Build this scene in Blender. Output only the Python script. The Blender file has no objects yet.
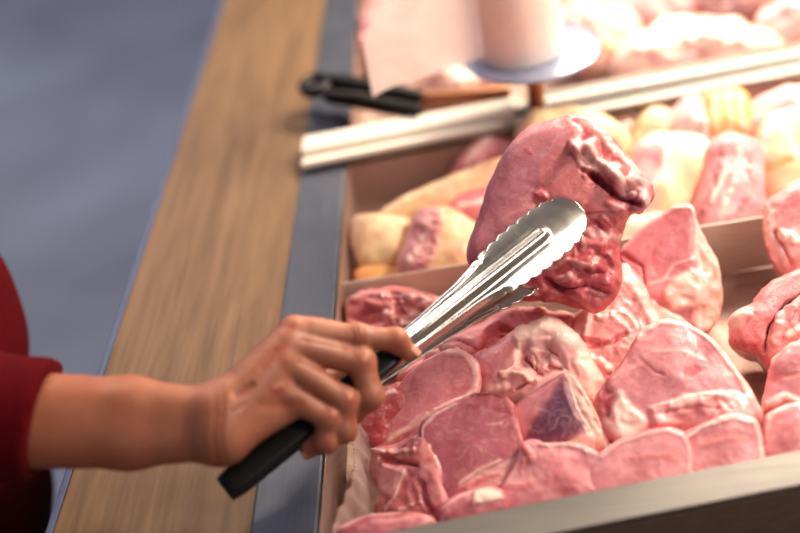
import bpy, bmesh, math, random
import numpy as np
from mathutils import Matrix, Vector

scene = bpy.context.scene
COL = scene.collection
rng = np.random.RandomState(7)
T_ = lambda *a: np.array(a, float)

# ------------------------------------------------------------------ camera
F = 1155.0
roll = math.radians(10.8)
vy = T_(1, 811, -F); vy /= np.linalg.norm(vy)
dd = T_(math.cos(roll), math.sin(roll), 0)
vz = np.cross(dd, vy); vz /= np.linalg.norm(vz)
vx = np.cross(vy, vz)
R = np.array([vx, vy, vz])
VIEW = R @ T_(0, 0, -1)
CAM = -VIEW * 1.02
cam_d = bpy.data.cameras.new('camera')
cam = bpy.data.objects.new('camera', cam_d)
COL.objects.link(cam)
M4 = Matrix([[*R[0], CAM[0]], [*R[1], CAM[1]], [*R[2], CAM[2]], [0, 0, 0, 1]])
cam.matrix_world = M4
cam_d.sensor_width = 36
cam_d.lens = F / 800 * 36
cam_d.clip_start = .02
cam_d.dof.use_dof = True
cam_d.dof.focus_distance = 0.88
cam_d.dof.aperture_fstop = 1.9
scene.camera = cam

def ray(x, y):
    c = T_(x - 400, 266.5 - y, -F); c /= np.linalg.norm(c)
    return R @ c
def at_z(x, y, z):
    r = ray(x, y)
    return CAM + r * ((z - CAM[2]) / r[2])
def at_d(x, y, d):
    return CAM + ray(x, y) * d
def at_plane(x, y, p0, n):
    r = ray(x, y)
    return CAM + r * (np.dot(p0 - CAM, n) / np.dot(r, n))
def project(P):
    c = (P - CAM) @ R
    return np.stack([400 + F * c[:, 0] / -c[:, 2], 266.5 - F * c[:, 1] / -c[:, 2]], 1)

def unit(v):
    v = np.asarray(v, float)
    return v / np.linalg.norm(v)
def srgb(r, g, b):
    f = lambda c: (c / 255 / 12.92) if c / 255 <= .04045 else ((c / 255 + .055) / 1.055) ** 2.4
    return T_(f(r), f(g), f(b))

# ------------------------------------------------------------------ numpy noise
PERM = np.random.RandomState(3).permutation(256).astype(np.int64)
PERM = np.concatenate([PERM, PERM, PERM])
GR = np.random.RandomState(5).normal(size=(256, 3)); GR /= np.linalg.norm(GR, axis=1)[:, None]
def gnoise(P):
    i = np.floor(P).astype(np.int64); f = P - i; i &= 255
    u = f * f * f * (f * (f * 6 - 15) + 10)
    out = 0
    for dx in (0, 1):
        for dy in (0, 1):
            for dz in (0, 1):
                h = PERM[PERM[PERM[(i[:, 0] + dx) & 255] + ((i[:, 1] + dy) & 255)] + ((i[:, 2] + dz) & 255)]
                g = GR[h]
                d = (g * (f - T_(dx, dy, dz))).sum(1)
                w = (u[:, 0] if dx else 1 - u[:, 0]) * (u[:, 1] if dy else 1 - u[:, 1]) * (u[:, 2] if dz else 1 - u[:, 2])
                out = out + d * w
    return out * 1.5
def fbm(P, o=3):
    s = 0; a = 1
    for k in range(o):
        s = s + a * gnoise(P + 17.3 * k); P = P * 2.03; a *= .5
    return s
def sstep(x):
    x = np.clip(x, 0, 1); return x * x * (3 - 2 * x)

# ------------------------------------------------------------------ object helpers
def empty(name, loc, label=None, cat=None, group=None):
    o = bpy.data.objects.new(name, None); COL.objects.link(o)
    o.empty_display_size = .02
    o.location = Vector(loc)
    tag(o, label, cat, group)
    return o
def tag(o, label=None, cat=None, group=None, kind=None):
    if label: o['label'] = label
    if cat: o['category'] = cat
    if group: o['group'] = group
    if kind: o['kind'] = kind
    return o
def mesh_obj(name, V, Fc, mat, parent=None, smooth=True, col=None):
    V = np.asarray(V, float)
    if parent is not None:
        V = V - np.array(parent.location)
        org = None
    else:
        org = V.mean(0); org[2] = V[:, 2].min(); V = V - org
    me = bpy.data.meshes.new(name)
    me.from_pydata(V.tolist(), [], [tuple(int(k) for k in f) for f in Fc])
    me.update()
    if smooth: me.polygons.foreach_set('use_smooth', [True] * len(me.polygons))
    if col is not None:
        a = me.attributes.new('tint', 'FLOAT_COLOR', 'POINT')
        c4 = np.ones((len(V), 4), np.float32); c4[:, :col.shape[1]] = col
        a.data.foreach_set('color', c4.ravel())
    me.materials.append(mat)
    o = bpy.data.objects.new(name, me); COL.objects.link(o)
    if parent is not None: o.parent = parent
    else: o.location = Vector(org)
    return o
def fix_normals(o):
    bm = bmesh.new(); bm.from_mesh(o.data)
    bmesh.ops.recalc_face_normals(bm, faces=bm.faces)
    bm.to_mesh(o.data); bm.free()
def bevel(o, w, seg=2, ang=.6):
    m = o.modifiers.new('bevel', 'BEVEL'); m.width = w; m.segments = seg; m.limit_method = 'ANGLE'; m.angle_limit = ang
    return o
def prism(name, poly, z0, z1, mat, parent=None, bev=.0008):
    n = len(poly)
    V = [(p[0], p[1], z0) for p in poly] + [(p[0], p[1], z1) for p in poly]
    Fc = [tuple(range(n))[::-1], tuple(range(n, 2 * n))] + [(i, (i + 1) % n, n + (i + 1) % n, n + i) for i in range(n)]
    o = mesh_obj(name, V, Fc, mat, parent, smooth=False); fix_normals(o)
    if bev: bevel(o, bev)
    return o
def grid_faces(n, m, wrap_n=False, wrap_m=False):
    f = []
    for i in range(n if wrap_n else n - 1):
        for j in range(m if wrap_m else m - 1):
            i2 = (i + 1) % n; j2 = (j + 1) % m
            f.append((i * m + j, i2 * m + j, i2 * m + j2, i * m + j2))
    return f

# ------------------------------------------------------------------ materials
def new_mat(name):
    m = bpy.data.materials.new(name); m.use_nodes = True
    nt = m.node_tree; b = nt.nodes['Principled BSDF']
    return m, nt, b
def N(nt, t, **kw):
    n = nt.nodes.new(t)
    for k, v in kw.items():
        if k in n.inputs: n.inputs[k].default_value = v
        else: setattr(n, k, v)
    return n
def ramp(nt, fac, stops):
    r = nt.nodes.new('ShaderNodeValToRGB')
    e = r.color_ramp.elements
    while len(e) < len(stops): e.new(.5)
    for k, (p, c) in enumerate(stops):
        e[k].position = p; e[k].color = (*c, 1)
    nt.links.new(fac, r.inputs['Fac'])
    return r
def coords(nt, scale=(1, 1, 1), rot=(0, 0, 0), kind='Object'):
    tc = nt.nodes.new('ShaderNodeTexCoord'); mp = nt.nodes.new('ShaderNodeMapping')
    mp.inputs['Scale'].default_value = scale; mp.inputs['Rotation'].default_value = rot
    nt.links.new(tc.outputs[kind], mp.inputs['Vector'])
    return mp.outputs['Vector']
def bump(nt, b, h, strength, dist=.001, prev=None):
    n = N(nt, 'ShaderNodeBump', Strength=strength, Distance=dist)
    nt.links.new(h, n.inputs['Height'])
    if prev: nt.links.new(prev.outputs[0], n.inputs['Normal'])
    nt.links.new(n.outputs[0], b.inputs['Normal'])
    return n
def mixc(nt, a, b_, fac, mode='MIX'):
    m = nt.nodes.new('ShaderNodeMix'); m.data_type = 'RGBA'; m.blend_type = mode
    for s, v in ((0, fac), (6, a), (7, b_)):
        if hasattr(v, 'is_output'): nt.links.new(v, m.inputs[s])
        elif s == 0: m.inputs[0].default_value = v
        else: m.inputs[s].default_value = (*v, 1)
    return m.outputs[2]

def meat_material(name, marble=.35, rough=.36, bumpy=.5, sss=.22, coat=.35):
    m, nt, b = new_mat(name)
    at = nt.nodes.new('ShaderNodeAttribute'); at.attribute_name = 'tint'
    v = coords(nt)
    n1 = N(nt, 'ShaderNodeTexNoise', Scale=110.0, Detail=6.0, Roughness=.65, Distortion=1.2); nt.links.new(v, n1.inputs['Vector'])
    n2 = N(nt, 'ShaderNodeTexNoise', Scale=38.0, Detail=4.0, Roughness=.6, Distortion=.6); nt.links.new(v, n2.inputs['Vector'])
    n3 = N(nt, 'ShaderNodeTexNoise', Scale=380.0, Detail=2.0, Roughness=.55); nt.links.new(v, n3.inputs['Vector'])
    r1 = ramp(nt, n1.outputs[0], [(.48, (0, 0, 0)), (.68, (1, 1, 1))])
    mm = nt.nodes.new('ShaderNodeMath'); mm.operation = 'MULTIPLY'; mm.inputs[1].default_value = marble
    nt.links.new(r1.outputs[0], mm.inputs[0])
    c1 = mixc(nt, at.outputs['Color'], tuple(srgb(238, 196, 188)), mm.outputs[0])
    r2 = ramp(nt, n2.outputs[0], [(.30, (.74, .60, .60)), (.5, (1, 1, 1)), (.72, (1.12, 1.1, 1.08))])
    c2 = mixc(nt, c1, r2.outputs[0], .75, 'MULTIPLY')
    nt.links.new(c2, b.inputs['Base Color'])
    b.inputs['Subsurface Weight'].default_value = sss
    b.inputs['Subsurface Radius'].default_value = (1, .35, .25)
    b.inputs['Subsurface Scale'].default_value = .009
    rr = ramp(nt, n1.outputs[0], [(.3, (rough * .75,) * 3), (.7, (rough * 1.4,) * 3)])
    nt.links.new(rr.outputs[0], b.inputs['Roughness'])
    b.inputs['Coat Weight'].default_value = coat
    b.inputs['Coat Roughness'].default_value = .13
    p = bump(nt, b, n1.outputs[0], bumpy * .45, .0012)
    g3 = ramp(nt, n3.outputs[0], [(.58, (0, 0, 0)), (.74, (1, 1, 1))])
    p2 = N(nt, 'ShaderNodeBump', Strength=bumpy * .8, Distance=.0005)
    nt.links.new(g3.outputs[0], p2.inputs['Height']); nt.links.new(p.outputs[0], p2.inputs['Normal'])
    nt.links.new(p2.outputs[0], b.inputs['Normal']); nt.links.new(p2.outputs[0], b.inputs['Coat Normal'])
    return m
MEAT = meat_material('raw_pork', marble=.34, rough=.42, bumpy=.38, coat=.42)
MEAT_ROUGH = meat_material('raw_pork_rough', .46, .38, .6, coat=.6)
RIND = meat_material('pork_rind', .1, .5, .2, .15, .15)

def steel_material(name, base=(150, 150, 152), rough=.28, scale=(4, 260, 260), streak=.12, metallic=1.0, smudge=.1):
    m, nt, b = new_mat(name)
    v = coords(nt, scale)
    n = N(nt, 'ShaderNodeTexNoise', Scale=3.0, Detail=4.0); nt.links.new(v, n.inputs['Vector'])
    v2 = coords(nt)
    n2 = N(nt, 'ShaderNodeTexNoise', Scale=22.0, Detail=5.0, Roughness=.7); nt.links.new(v2, n2.inputs['Vector'])
    c = tuple(srgb(*base))
    r = ramp(nt, n.outputs[0], [(.3, tuple(x * (1 - streak) for x in c)), (.7, tuple(min(1, x * (1 + streak)) for x in c))])
    nt.links.new(r.outputs[0], b.inputs['Base Color'])
    rr = ramp(nt, n2.outputs[0], [(.3, (rough - smudge * .5,) * 3), (.7, (rough + smudge,) * 3)])
    nt.links.new(rr.outputs[0], b.inputs['Roughness'])
    b.inputs['Metallic'].default_value = metallic
    bump(nt, b, n.outputs[0], .05, .0003) if streak > .07 else None
    return m
STEEL_STRIP = steel_material('brushed_steel_strip', (100, 104, 116), .48, (200, 4, 200), .10, metallic=.7)
STEEL = steel_material('brushed_steel', (150, 145, 140), .42, (3, 200, 200), .14)
STEEL_PAN = steel_material('steel_pan', (172, 150, 142), .56, (120, 120, 120), .12, metallic=.65)
STEEL_DIV = steel_material('satin_divider_steel', (206, 198, 188), .5, (3, 120, 120), .08, metallic=.3)
STEEL_RIM = steel_material('dull_rail_steel', (118, 116, 114), .46, (3, 200, 200), .16, metallic=.85)
STEEL_TONG = steel_material('polished_tong_steel', (208, 204, 198), .20, (9, 9, 9), .06, smudge=.10)
STEEL_DARK = steel_material('dark_steel', (120, 104, 94), .5, (3, 200, 200), .2, metallic=.3)
STEEL_WARM = steel_material('copper_toned_steel', (176, 128, 100), .35)

def wood_material():
    m, nt, b = new_mat('oak_laminate')
    v = coords(nt, (1, .07, 1))
    n = N(nt, 'ShaderNodeTexNoise', Scale=70.0, Detail=7.0, Roughness=.62, Distortion=.7); nt.links.new(v, n.inputs['Vector'])
    vb = coords(nt, (1, .18, 1))
    n2 = N(nt, 'ShaderNodeTexNoise', Scale=11.0, Detail=3.0, Distortion=1.0); nt.links.new(vb, n2.inputs['Vector'])
    vc = coords(nt, (1, .03, 1))
    n3 = N(nt, 'ShaderNodeTexNoise', Scale=520.0, Detail=3.0); nt.links.new(vc, n3.inputs['Vector'])
    r = ramp(nt, n.outputs[0], [(.28, tuple(srgb(108, 84, 62))), (.5, tuple(srgb(130, 103, 76))), (.75, tuple(srgb(146, 118, 90)))])
    r2 = ramp(nt, n2.outputs[0], [(.3, (.72, .70, .68)), (.62, (1.1, 1.08, 1.05))])
    r3 = ramp(nt, n3.outputs[0], [(.35, (.82, .80, .78)), (.6, (1.04, 1.04, 1.04))])
    c = mixc(nt, r.outputs[0], r2.outputs[0], .8, 'MULTIPLY')
    c = mixc(nt, c, r3.outputs[0], .6, 'MULTIPLY')
    nt.links.new(c, b.inputs['Base Color'])
    b.inputs['Roughness'].default_value = .52
    bump(nt, b, n.outputs[0], .12, .0006)
    return m
WOOD = wood_material()

def floor_material():
    m, nt, b = new_mat('grey_blue_floor')
    v = coords(nt)
    n = N(nt, 'ShaderNodeTexNoise', Scale=1.3, Detail=3.0, Distortion=.8); nt.links.new(v, n.inputs['Vector'])
    r = ramp(nt, n.outputs[0], [(.3, tuple(srgb(150, 154, 172))), (.7, tuple(srgb(186, 192, 212)))])
    nt.links.new(r.outputs[0], b.inputs['Base Color'])
    b.inputs['Roughness'].default_value = .6
    return m
FLOOR = floor_material()

def plain(name, c, rough=.5, metallic=0, noise=.0, nscale=60, **kw):
    m, nt, b = new_mat(name)
    c = tuple(srgb(*c))
    v = coords(nt)
    n = N(nt, 'ShaderNodeTexNoise', Scale=float(nscale), Detail=4.0); nt.links.new(v, n.inputs['Vector'])
    r = ramp(nt, n.outputs[0], [(.3, tuple(x * (1 - noise) for x in c)), (.7, tuple(min(1, x * (1 + noise)) for x in c))])
    nt.links.new(r.outputs[0], b.inputs['Base Color'])
    b.inputs['Roughness'].default_value = rough; b.inputs['Metallic'].default_value = metallic
    for k, val in kw.items(): b.inputs[k.replace('_', ' ')].default_value = val
    return m
BLACK = plain('black_plastic', (22, 22, 24), .38, noise=.2, nscale=200)
BLACK_GLOSS = plain('black_matt_plastic', (12, 11, 12), .5, noise=.2)
HIGHLIGHT_WHITE = plain('painted_highlight_white', (248, 242, 232), .3, noise=.02)
BLUE_EDGE = plain('blue_grey_edging', (84, 96, 130), .45, noise=.1)
TROUSER = plain('black_cloth', (18, 17, 20), .9, noise=.2, nscale=300)
HAIR = plain('dark_hair', (30, 20, 16), .5, noise=.3, nscale=300)
NAIL = plain('fingernail', (214, 150, 132), .25, noise=.05)
BUTTON = plain('shirt_button', (120, 30, 34), .3, noise=.1)

def cloth_material():
    m, nt, b = new_mat('dark_red_knit')
    v = coords(nt)
    n = N(nt, 'ShaderNodeTexNoise', Scale=900.0, Detail=2.0); nt.links.new(v, n.inputs['Vector'])
    r = ramp(nt, n.outputs[0], [(.3, tuple(srgb(64, 4, 14))), (.7, tuple(srgb(104, 8, 22)))])
    nt.links.new(r.outputs[0], b.inputs['Base Color'])
    b.inputs['Roughness'].default_value = .9; b.inputs['Specular IOR Level'].default_value = .15
    b.inputs['Sheen Weight'].default_value = .05
    b.inputs['Sheen Tint'].default_value = (.8, .2, .2, 1)
    bump(nt, b, n.outputs[0], .3, .0008)
    return m
CLOTH = cloth_material()

def skin_material():
    m, nt, b = new_mat('skin')
    at = nt.nodes.new('ShaderNodeAttribute'); at.attribute_name = 'tint'
    v = coords(nt)
    n = N(nt, 'ShaderNodeTexNoise', Scale=60.0, Detail=5.0, Roughness=.6); nt.links.new(v, n.inputs['Vector'])
    vo = N(nt, 'ShaderNodeTexVoronoi', Scale=900.0); nt.links.new(v, vo.inputs['Vector'])
    r = ramp(nt, n.outputs[0], [(.3, (.88, .82, .80)), (.7, (1.06, 1.04, 1.02))])
    c = mixc(nt, at.outputs['Color'], r.outputs[0], .8, 'MULTIPLY')
    nt.links.new(c, b.inputs['Base Color'])
    b.inputs['Roughness'].default_value = .46
    b.inputs['Subsurface Weight'].default_value = .12
    b.inputs['Subsurface Radius'].default_value = (1, .4, .2)
    b.inputs['Subsurface Scale'].default_value = .004
    p = bump(nt, b, vo.outputs['Distance'], .12, .0004)
    return m
SKIN = skin_material()

def film_material(name, col, alpha=.45, rough=.3):
    m, nt, b = new_mat(name)
    v = coords(nt)
    n = N(nt, 'ShaderNodeTexNoise', Scale=35.0, Detail=4.0, Distortion=1.0); nt.links.new(v, n.inputs['Vector'])
    b.inputs['Base Color'].default_value = (*srgb(*col), 1)
    b.inputs['Roughness'].default_value = rough
    b.inputs['Subsurface Weight'].default_value = 0
    b.inputs['Sheen Weight'].default_value = 0
    r = ramp(nt, n.outputs[0], [(.3, (alpha * .92,) * 3), (.7, (min(1, alpha * 1.08),) * 3)])
    out = [x for x in nt.nodes if x.type == 'OUTPUT_MATERIAL'][0]
    tr = nt.nodes.new('ShaderNodeBsdfTransparent'); tl = nt.nodes.new('ShaderNodeBsdfTranslucent')
    tl.inputs[0].default_value = (*srgb(*col), 1)
    m1 = nt.nodes.new('ShaderNodeMixShader'); m1.inputs[0].default_value = .45
    nt.links.new(b.outputs[0], m1.inputs[1]); nt.links.new(tl.outputs[0], m1.inputs[2])
    m2 = nt.nodes.new('ShaderNodeMixShader')
    nt.links.new(r.outputs[0], m2.inputs[0]); nt.links.new(tr.outputs[0], m2.inputs[1]); nt.links.new(m1.outputs[0], m2.inputs[2])
    nt.links.new(m2.outputs[0], out.inputs['Surface'])
    bump(nt, b, n.outputs[0], .4, .001)
    return m
FILM = film_material('clear_crinkled_film', (232, 205, 200), .42, .25)
BAGFILM = film_material('frosted_white_film', (246, 226, 222), .9, .5)
ROLLMAT = plain('frosted_roll', (246, 232, 224), .45, noise=.02, Subsurface_Weight=.3)
PLATE = plain('glossy_pale_disc', (158, 168, 192), .25, metallic=.4, noise=.05)

# ------------------------------------------------------------------ setting
def P2(px, py, z): 
    q = at_z(px, py, z); return (q[0], q[1])
XL, XW, XS = -.255, -.103, -.0565      # ledge left, ledge right, steel strip right
Y0, Y1 = -.95, 2.2
XR = .95
fl = mesh_obj('floor', [(-7, -4, -.9), (5, -4, -.9), (5, 9, -.9), (-7, 9, -.9)], [(0, 1, 2, 3)], FLOOR, smooth=False)
tag(fl, kind='structure')

ledge = empty('wooden_ledge', ((XL + XW) / 2, .6, -.03), 'long wood-grain ledge with a blue grey edging beside the meat counter', 'ledge')
prism('board', [(XL + .006, Y0), (XW, Y0), (XW, Y1), (XL + .006, Y1)], -.03, 0, WOOD, ledge, .001)
e = prism('edging', [(XL, Y0), (XL + .0057, Y0), (XL + .0057, Y1), (XL, Y1)], -.031, .0, BLUE_EDGE, ledge, .001)
e['label'] = 'thin blue grey edging strip'

counter = empty('meat_counter', (.3, .4, -.9), 'steel refrigerated meat counter holding the pans of pork', 'counter')
prism('side_strip', [(XW + .0003, Y0), (XS, Y0), (XS, Y1), (XW + .0003, Y1)], -.028, .0015, STEEL_STRIP, counter, .0012)['label'] = 'flat blue grey steel strip along the side'
prism('base', [(XL + .04, Y0 + .05), (XR, Y0 + .05), (XR, Y1), (XL + .04, Y1)], -.899, -.085, STEEL_DARK, counter, .002)
prism('front_shelf', [(XS + .0005, Y0), (XR, Y0), (XR, -.40), (XS + .0005, -.40)], -.084, -.078, STEEL_DARK, counter, .001)

# slanted cross lines (measured on the counter plane): y = a + b*x
def yl(a, b): return lambda x: a + b * x
front_t = yl(-.3045, .118)     # inner edge of the near rim
div = yl(-.003, .055)
bar_a = yl(.197, .113)
bar_b = yl(.252, .125)
WT = .0015
def pan(name, label, ya, yb, x0, x1, zb, zt=-.001, nearwall=True, mat=STEEL_PAN):
    r = empty(name, ((x0 + x1) / 2, (ya(.2) + yb(.2)) / 2, zb), label, 'pan', 'steel pans sunk in the counter' if False else None)
    r_in = .012
    # shell: loops from the lip down the walls to the floor, with rounded bottom edge
    def loop(ins, z):
        q = [(x0 + ins, ya(x0) + ins), (x1 - ins, ya(x1) + ins), (x1 - ins, yb(x1) - ins), (x0 + ins, yb(x0) - ins)]
        return [(a, b, z) for a, b in q]
    L = [loop(0, zt), loop(.001, zb + r_in), loop(.003, zb + .004), loop(r_in, zb)]
    V = sum(L, []); Fc = []
    for k in range(len(L) - 1):
        for i in range(4):
            Fc.append((k * 4 + i, k * 4 + (i + 1) % 4, k * 4 + 4 + (i + 1) % 4, k * 4 + 4 + i))
    n = (len(L) - 1) * 4
    Fc.append((n, n + 1, n + 2, n + 3))
    o = mesh_obj('tray_shell', V, Fc, mat, r, smooth=False)
    m = o.modifiers.new('thick', 'SOLIDIFY'); m.thickness = .001; m.offset = -1
    bevel(o, .003, 3, .5)
    return r
ZB = -.062
near_pan = pan('steel_pan', 'near steel pan piled with pink pork cuts', front_t, bar_a, XS + .002, XR - .1, ZB)
far_pan = pan('steel_pan', 'far steel pan behind the wide cross rail, heaped with pale cuts', bar_b, yl(.95, .12), XS + .002, XR - .1, ZB)

def strip(name, fa, fb, x0, x1, z0, z1, mat, parent=None, bev=.0015, n=2):
    return prism(name, [(x0, fa(x0)), (x1, fa(x1)), (x1, fb(x1)), (x0, fb(x0))], z0, z1, mat, parent, bev)
rim = empty('front_rail', (.3, front_t(.3) - .02, -.07), 'near steel rail with a bright top edge in front of the pork', 'rail')
strip('top_flange', lambda x: front_t(x) - .030, front_t, XS + .001, XR - .1, -.004, .0, STEEL_RIM, rim, .001)
strip('drop_face', lambda x: front_t(x) - .030, lambda x: front_t(x) - .0285, XS + .001, XR - .1, -.077, -.0045, STEEL_DARK, rim, .0005)
d = strip('divider_plate', lambda x: div(x) - .0008, lambda x: div(x) + .0008, XS + .004, XR - .106, ZB + .0015, -.006, STEEL_DIV, None, .0004)
tag(d, 'thin upright steel divider plate separating pink cuts from rind pieces', 'divider')

# wide cross rail with a stepped section
cr = empty('cross_rail', (.3, bar_a(.3) + .03, 0), 'wide bright steel cross rail between the two pans', 'rail')
prof = [(0, .001), (.0, .006), (.002, .0078), (.006, .0078), (.010, .0045), (.020, .0045), (.024, .0125), (.027, .0142), (.036, .0145), (.040, .0125), (.0535, .0115), (.0550, .006), (.0555, .001)]
V = []
xs = np.linspace(-.1, XR - .1, 30)
for x in xs:
    w = (bar_b(x) - bar_a(x)) / .055
    for u, z in prof: V.append((x, bar_a(x) + u * w, z + .0008))
Fc = grid_faces(len(xs), len(prof), wrap_m=True)
Fc += [tuple(range(len(prof))), tuple(range(len(V) - len(prof), len(V)))]
o = mesh_obj('rail_profile', V, Fc, STEEL, cr, smooth=False); fix_normals(o); bevel(o, .0015, 3, .3)
for u0, u1, xe, zt in ((.018, .049, .118, .0178), (.000, .010, .10, .0125)):  # white strips stand in for the bright reflection on the steel rail
    pc = prism('highlight_strip', [(-.1005, bar_a(-.1) + u0), (xe, bar_a(xe) + u0 + .004), (xe + .012, bar_a(xe) + u1), (-.1005, bar_a(-.1) + u1)], .002, zt, HIGHLIGHT_WHITE, cr, .0015)
    pc['label'] = 'painted white highlight on the left end of the rail'

# ------------------------------------------------------------------ meat builder
PAL = dict(
    lean=srgb(214, 130, 140), pink=srgb(218, 142, 150), deep=srgb(180, 74, 86), red=srgb(204, 100, 106),
    dark=srgb(112, 26, 34), salmon=srgb(220, 134, 136), fat=srgb(242, 200, 192), cream=srgb(244, 214, 202),
    pale=srgb(232, 178, 176), purple_shade=srgb(124, 80, 106), mauve=srgb(212, 138, 150), rose=srgb(190, 108, 120), rind=srgb(242, 202, 156),
    orange=srgb(236, 164, 84), peach=srgb(240, 194, 180), blush=srgb(226, 160, 160), wine=srgb(120, 40, 50))

def catmull(pts, n, closed=True):
    pts = np.asarray(pts, float); m = len(pts)
    out = []
    cnt = m if closed else m - 1
    seg = np.linspace(0, cnt, n, endpoint=not closed)
    for s in seg:
        i = int(min(s, cnt - 1e-9)); t = s - i
        g = (lambda k: pts[k % m]) if closed else (lambda k: pts[min(max(k, 0), m - 1)])
        p0, p1, p2, p3 = g(i - 1), g(i), g(i + 1), g(i + 2)
        out.append(.5 * ((2 * p1) + (p2 - p0) * t + (2 * p0 - 5 * p1 + 4 * p2 - p3) * t * t + (3 * p1 - p0 - 3 * p2 + p3) * t ** 3))
    return np.array(out)
def resample_closed(P, n):
    Q = np.vstack([P, P[:1]]); d = np.r_[0, np.cumsum(np.linalg.norm(np.diff(Q, axis=0), axis=1))]
    s = np.linspace(0, d[-1], n, endpoint=False)
    return np.stack([np.interp(s, d, Q[:, k]) for k in range(Q.shape[1])], 1)
def seg_dist(X, pts):
    pts = np.asarray(pts, float)
    if len(pts) == 1: return np.linalg.norm(X - pts[0], axis=1)
    D = np.full(len(X), 1e9)
    for a, b in zip(pts[:-1], pts[1:]):
        ab = b - a; t = np.clip(((X - a) @ ab) / max(ab @ ab, 1e-9), 0, 1)
        D = np.minimum(D, np.linalg.norm(X - a - t[:, None] * ab, axis=1))
    return D
def poly_sd(X, pts):
    pts = np.asarray(pts, float)
    D = seg_dist(X, np.vstack([pts, pts[:1]]))
    ins = np.zeros(len(X), bool)
    m = len(pts)
    for i in range(m):
        a, b = pts[i], pts[(i + 1) % m]
        c = ((a[1] > X[:, 1]) != (b[1] > X[:, 1]))
        with np.errstate(divide='ignore', invalid='ignore'):
            xi = (b[0] - a[0]) * (X[:, 1] - a[1]) / (b[1] - a[1]) + a[0]
        ins ^= c & (X[:, 0] < xi)
    return np.where(ins, D, -D)

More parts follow.
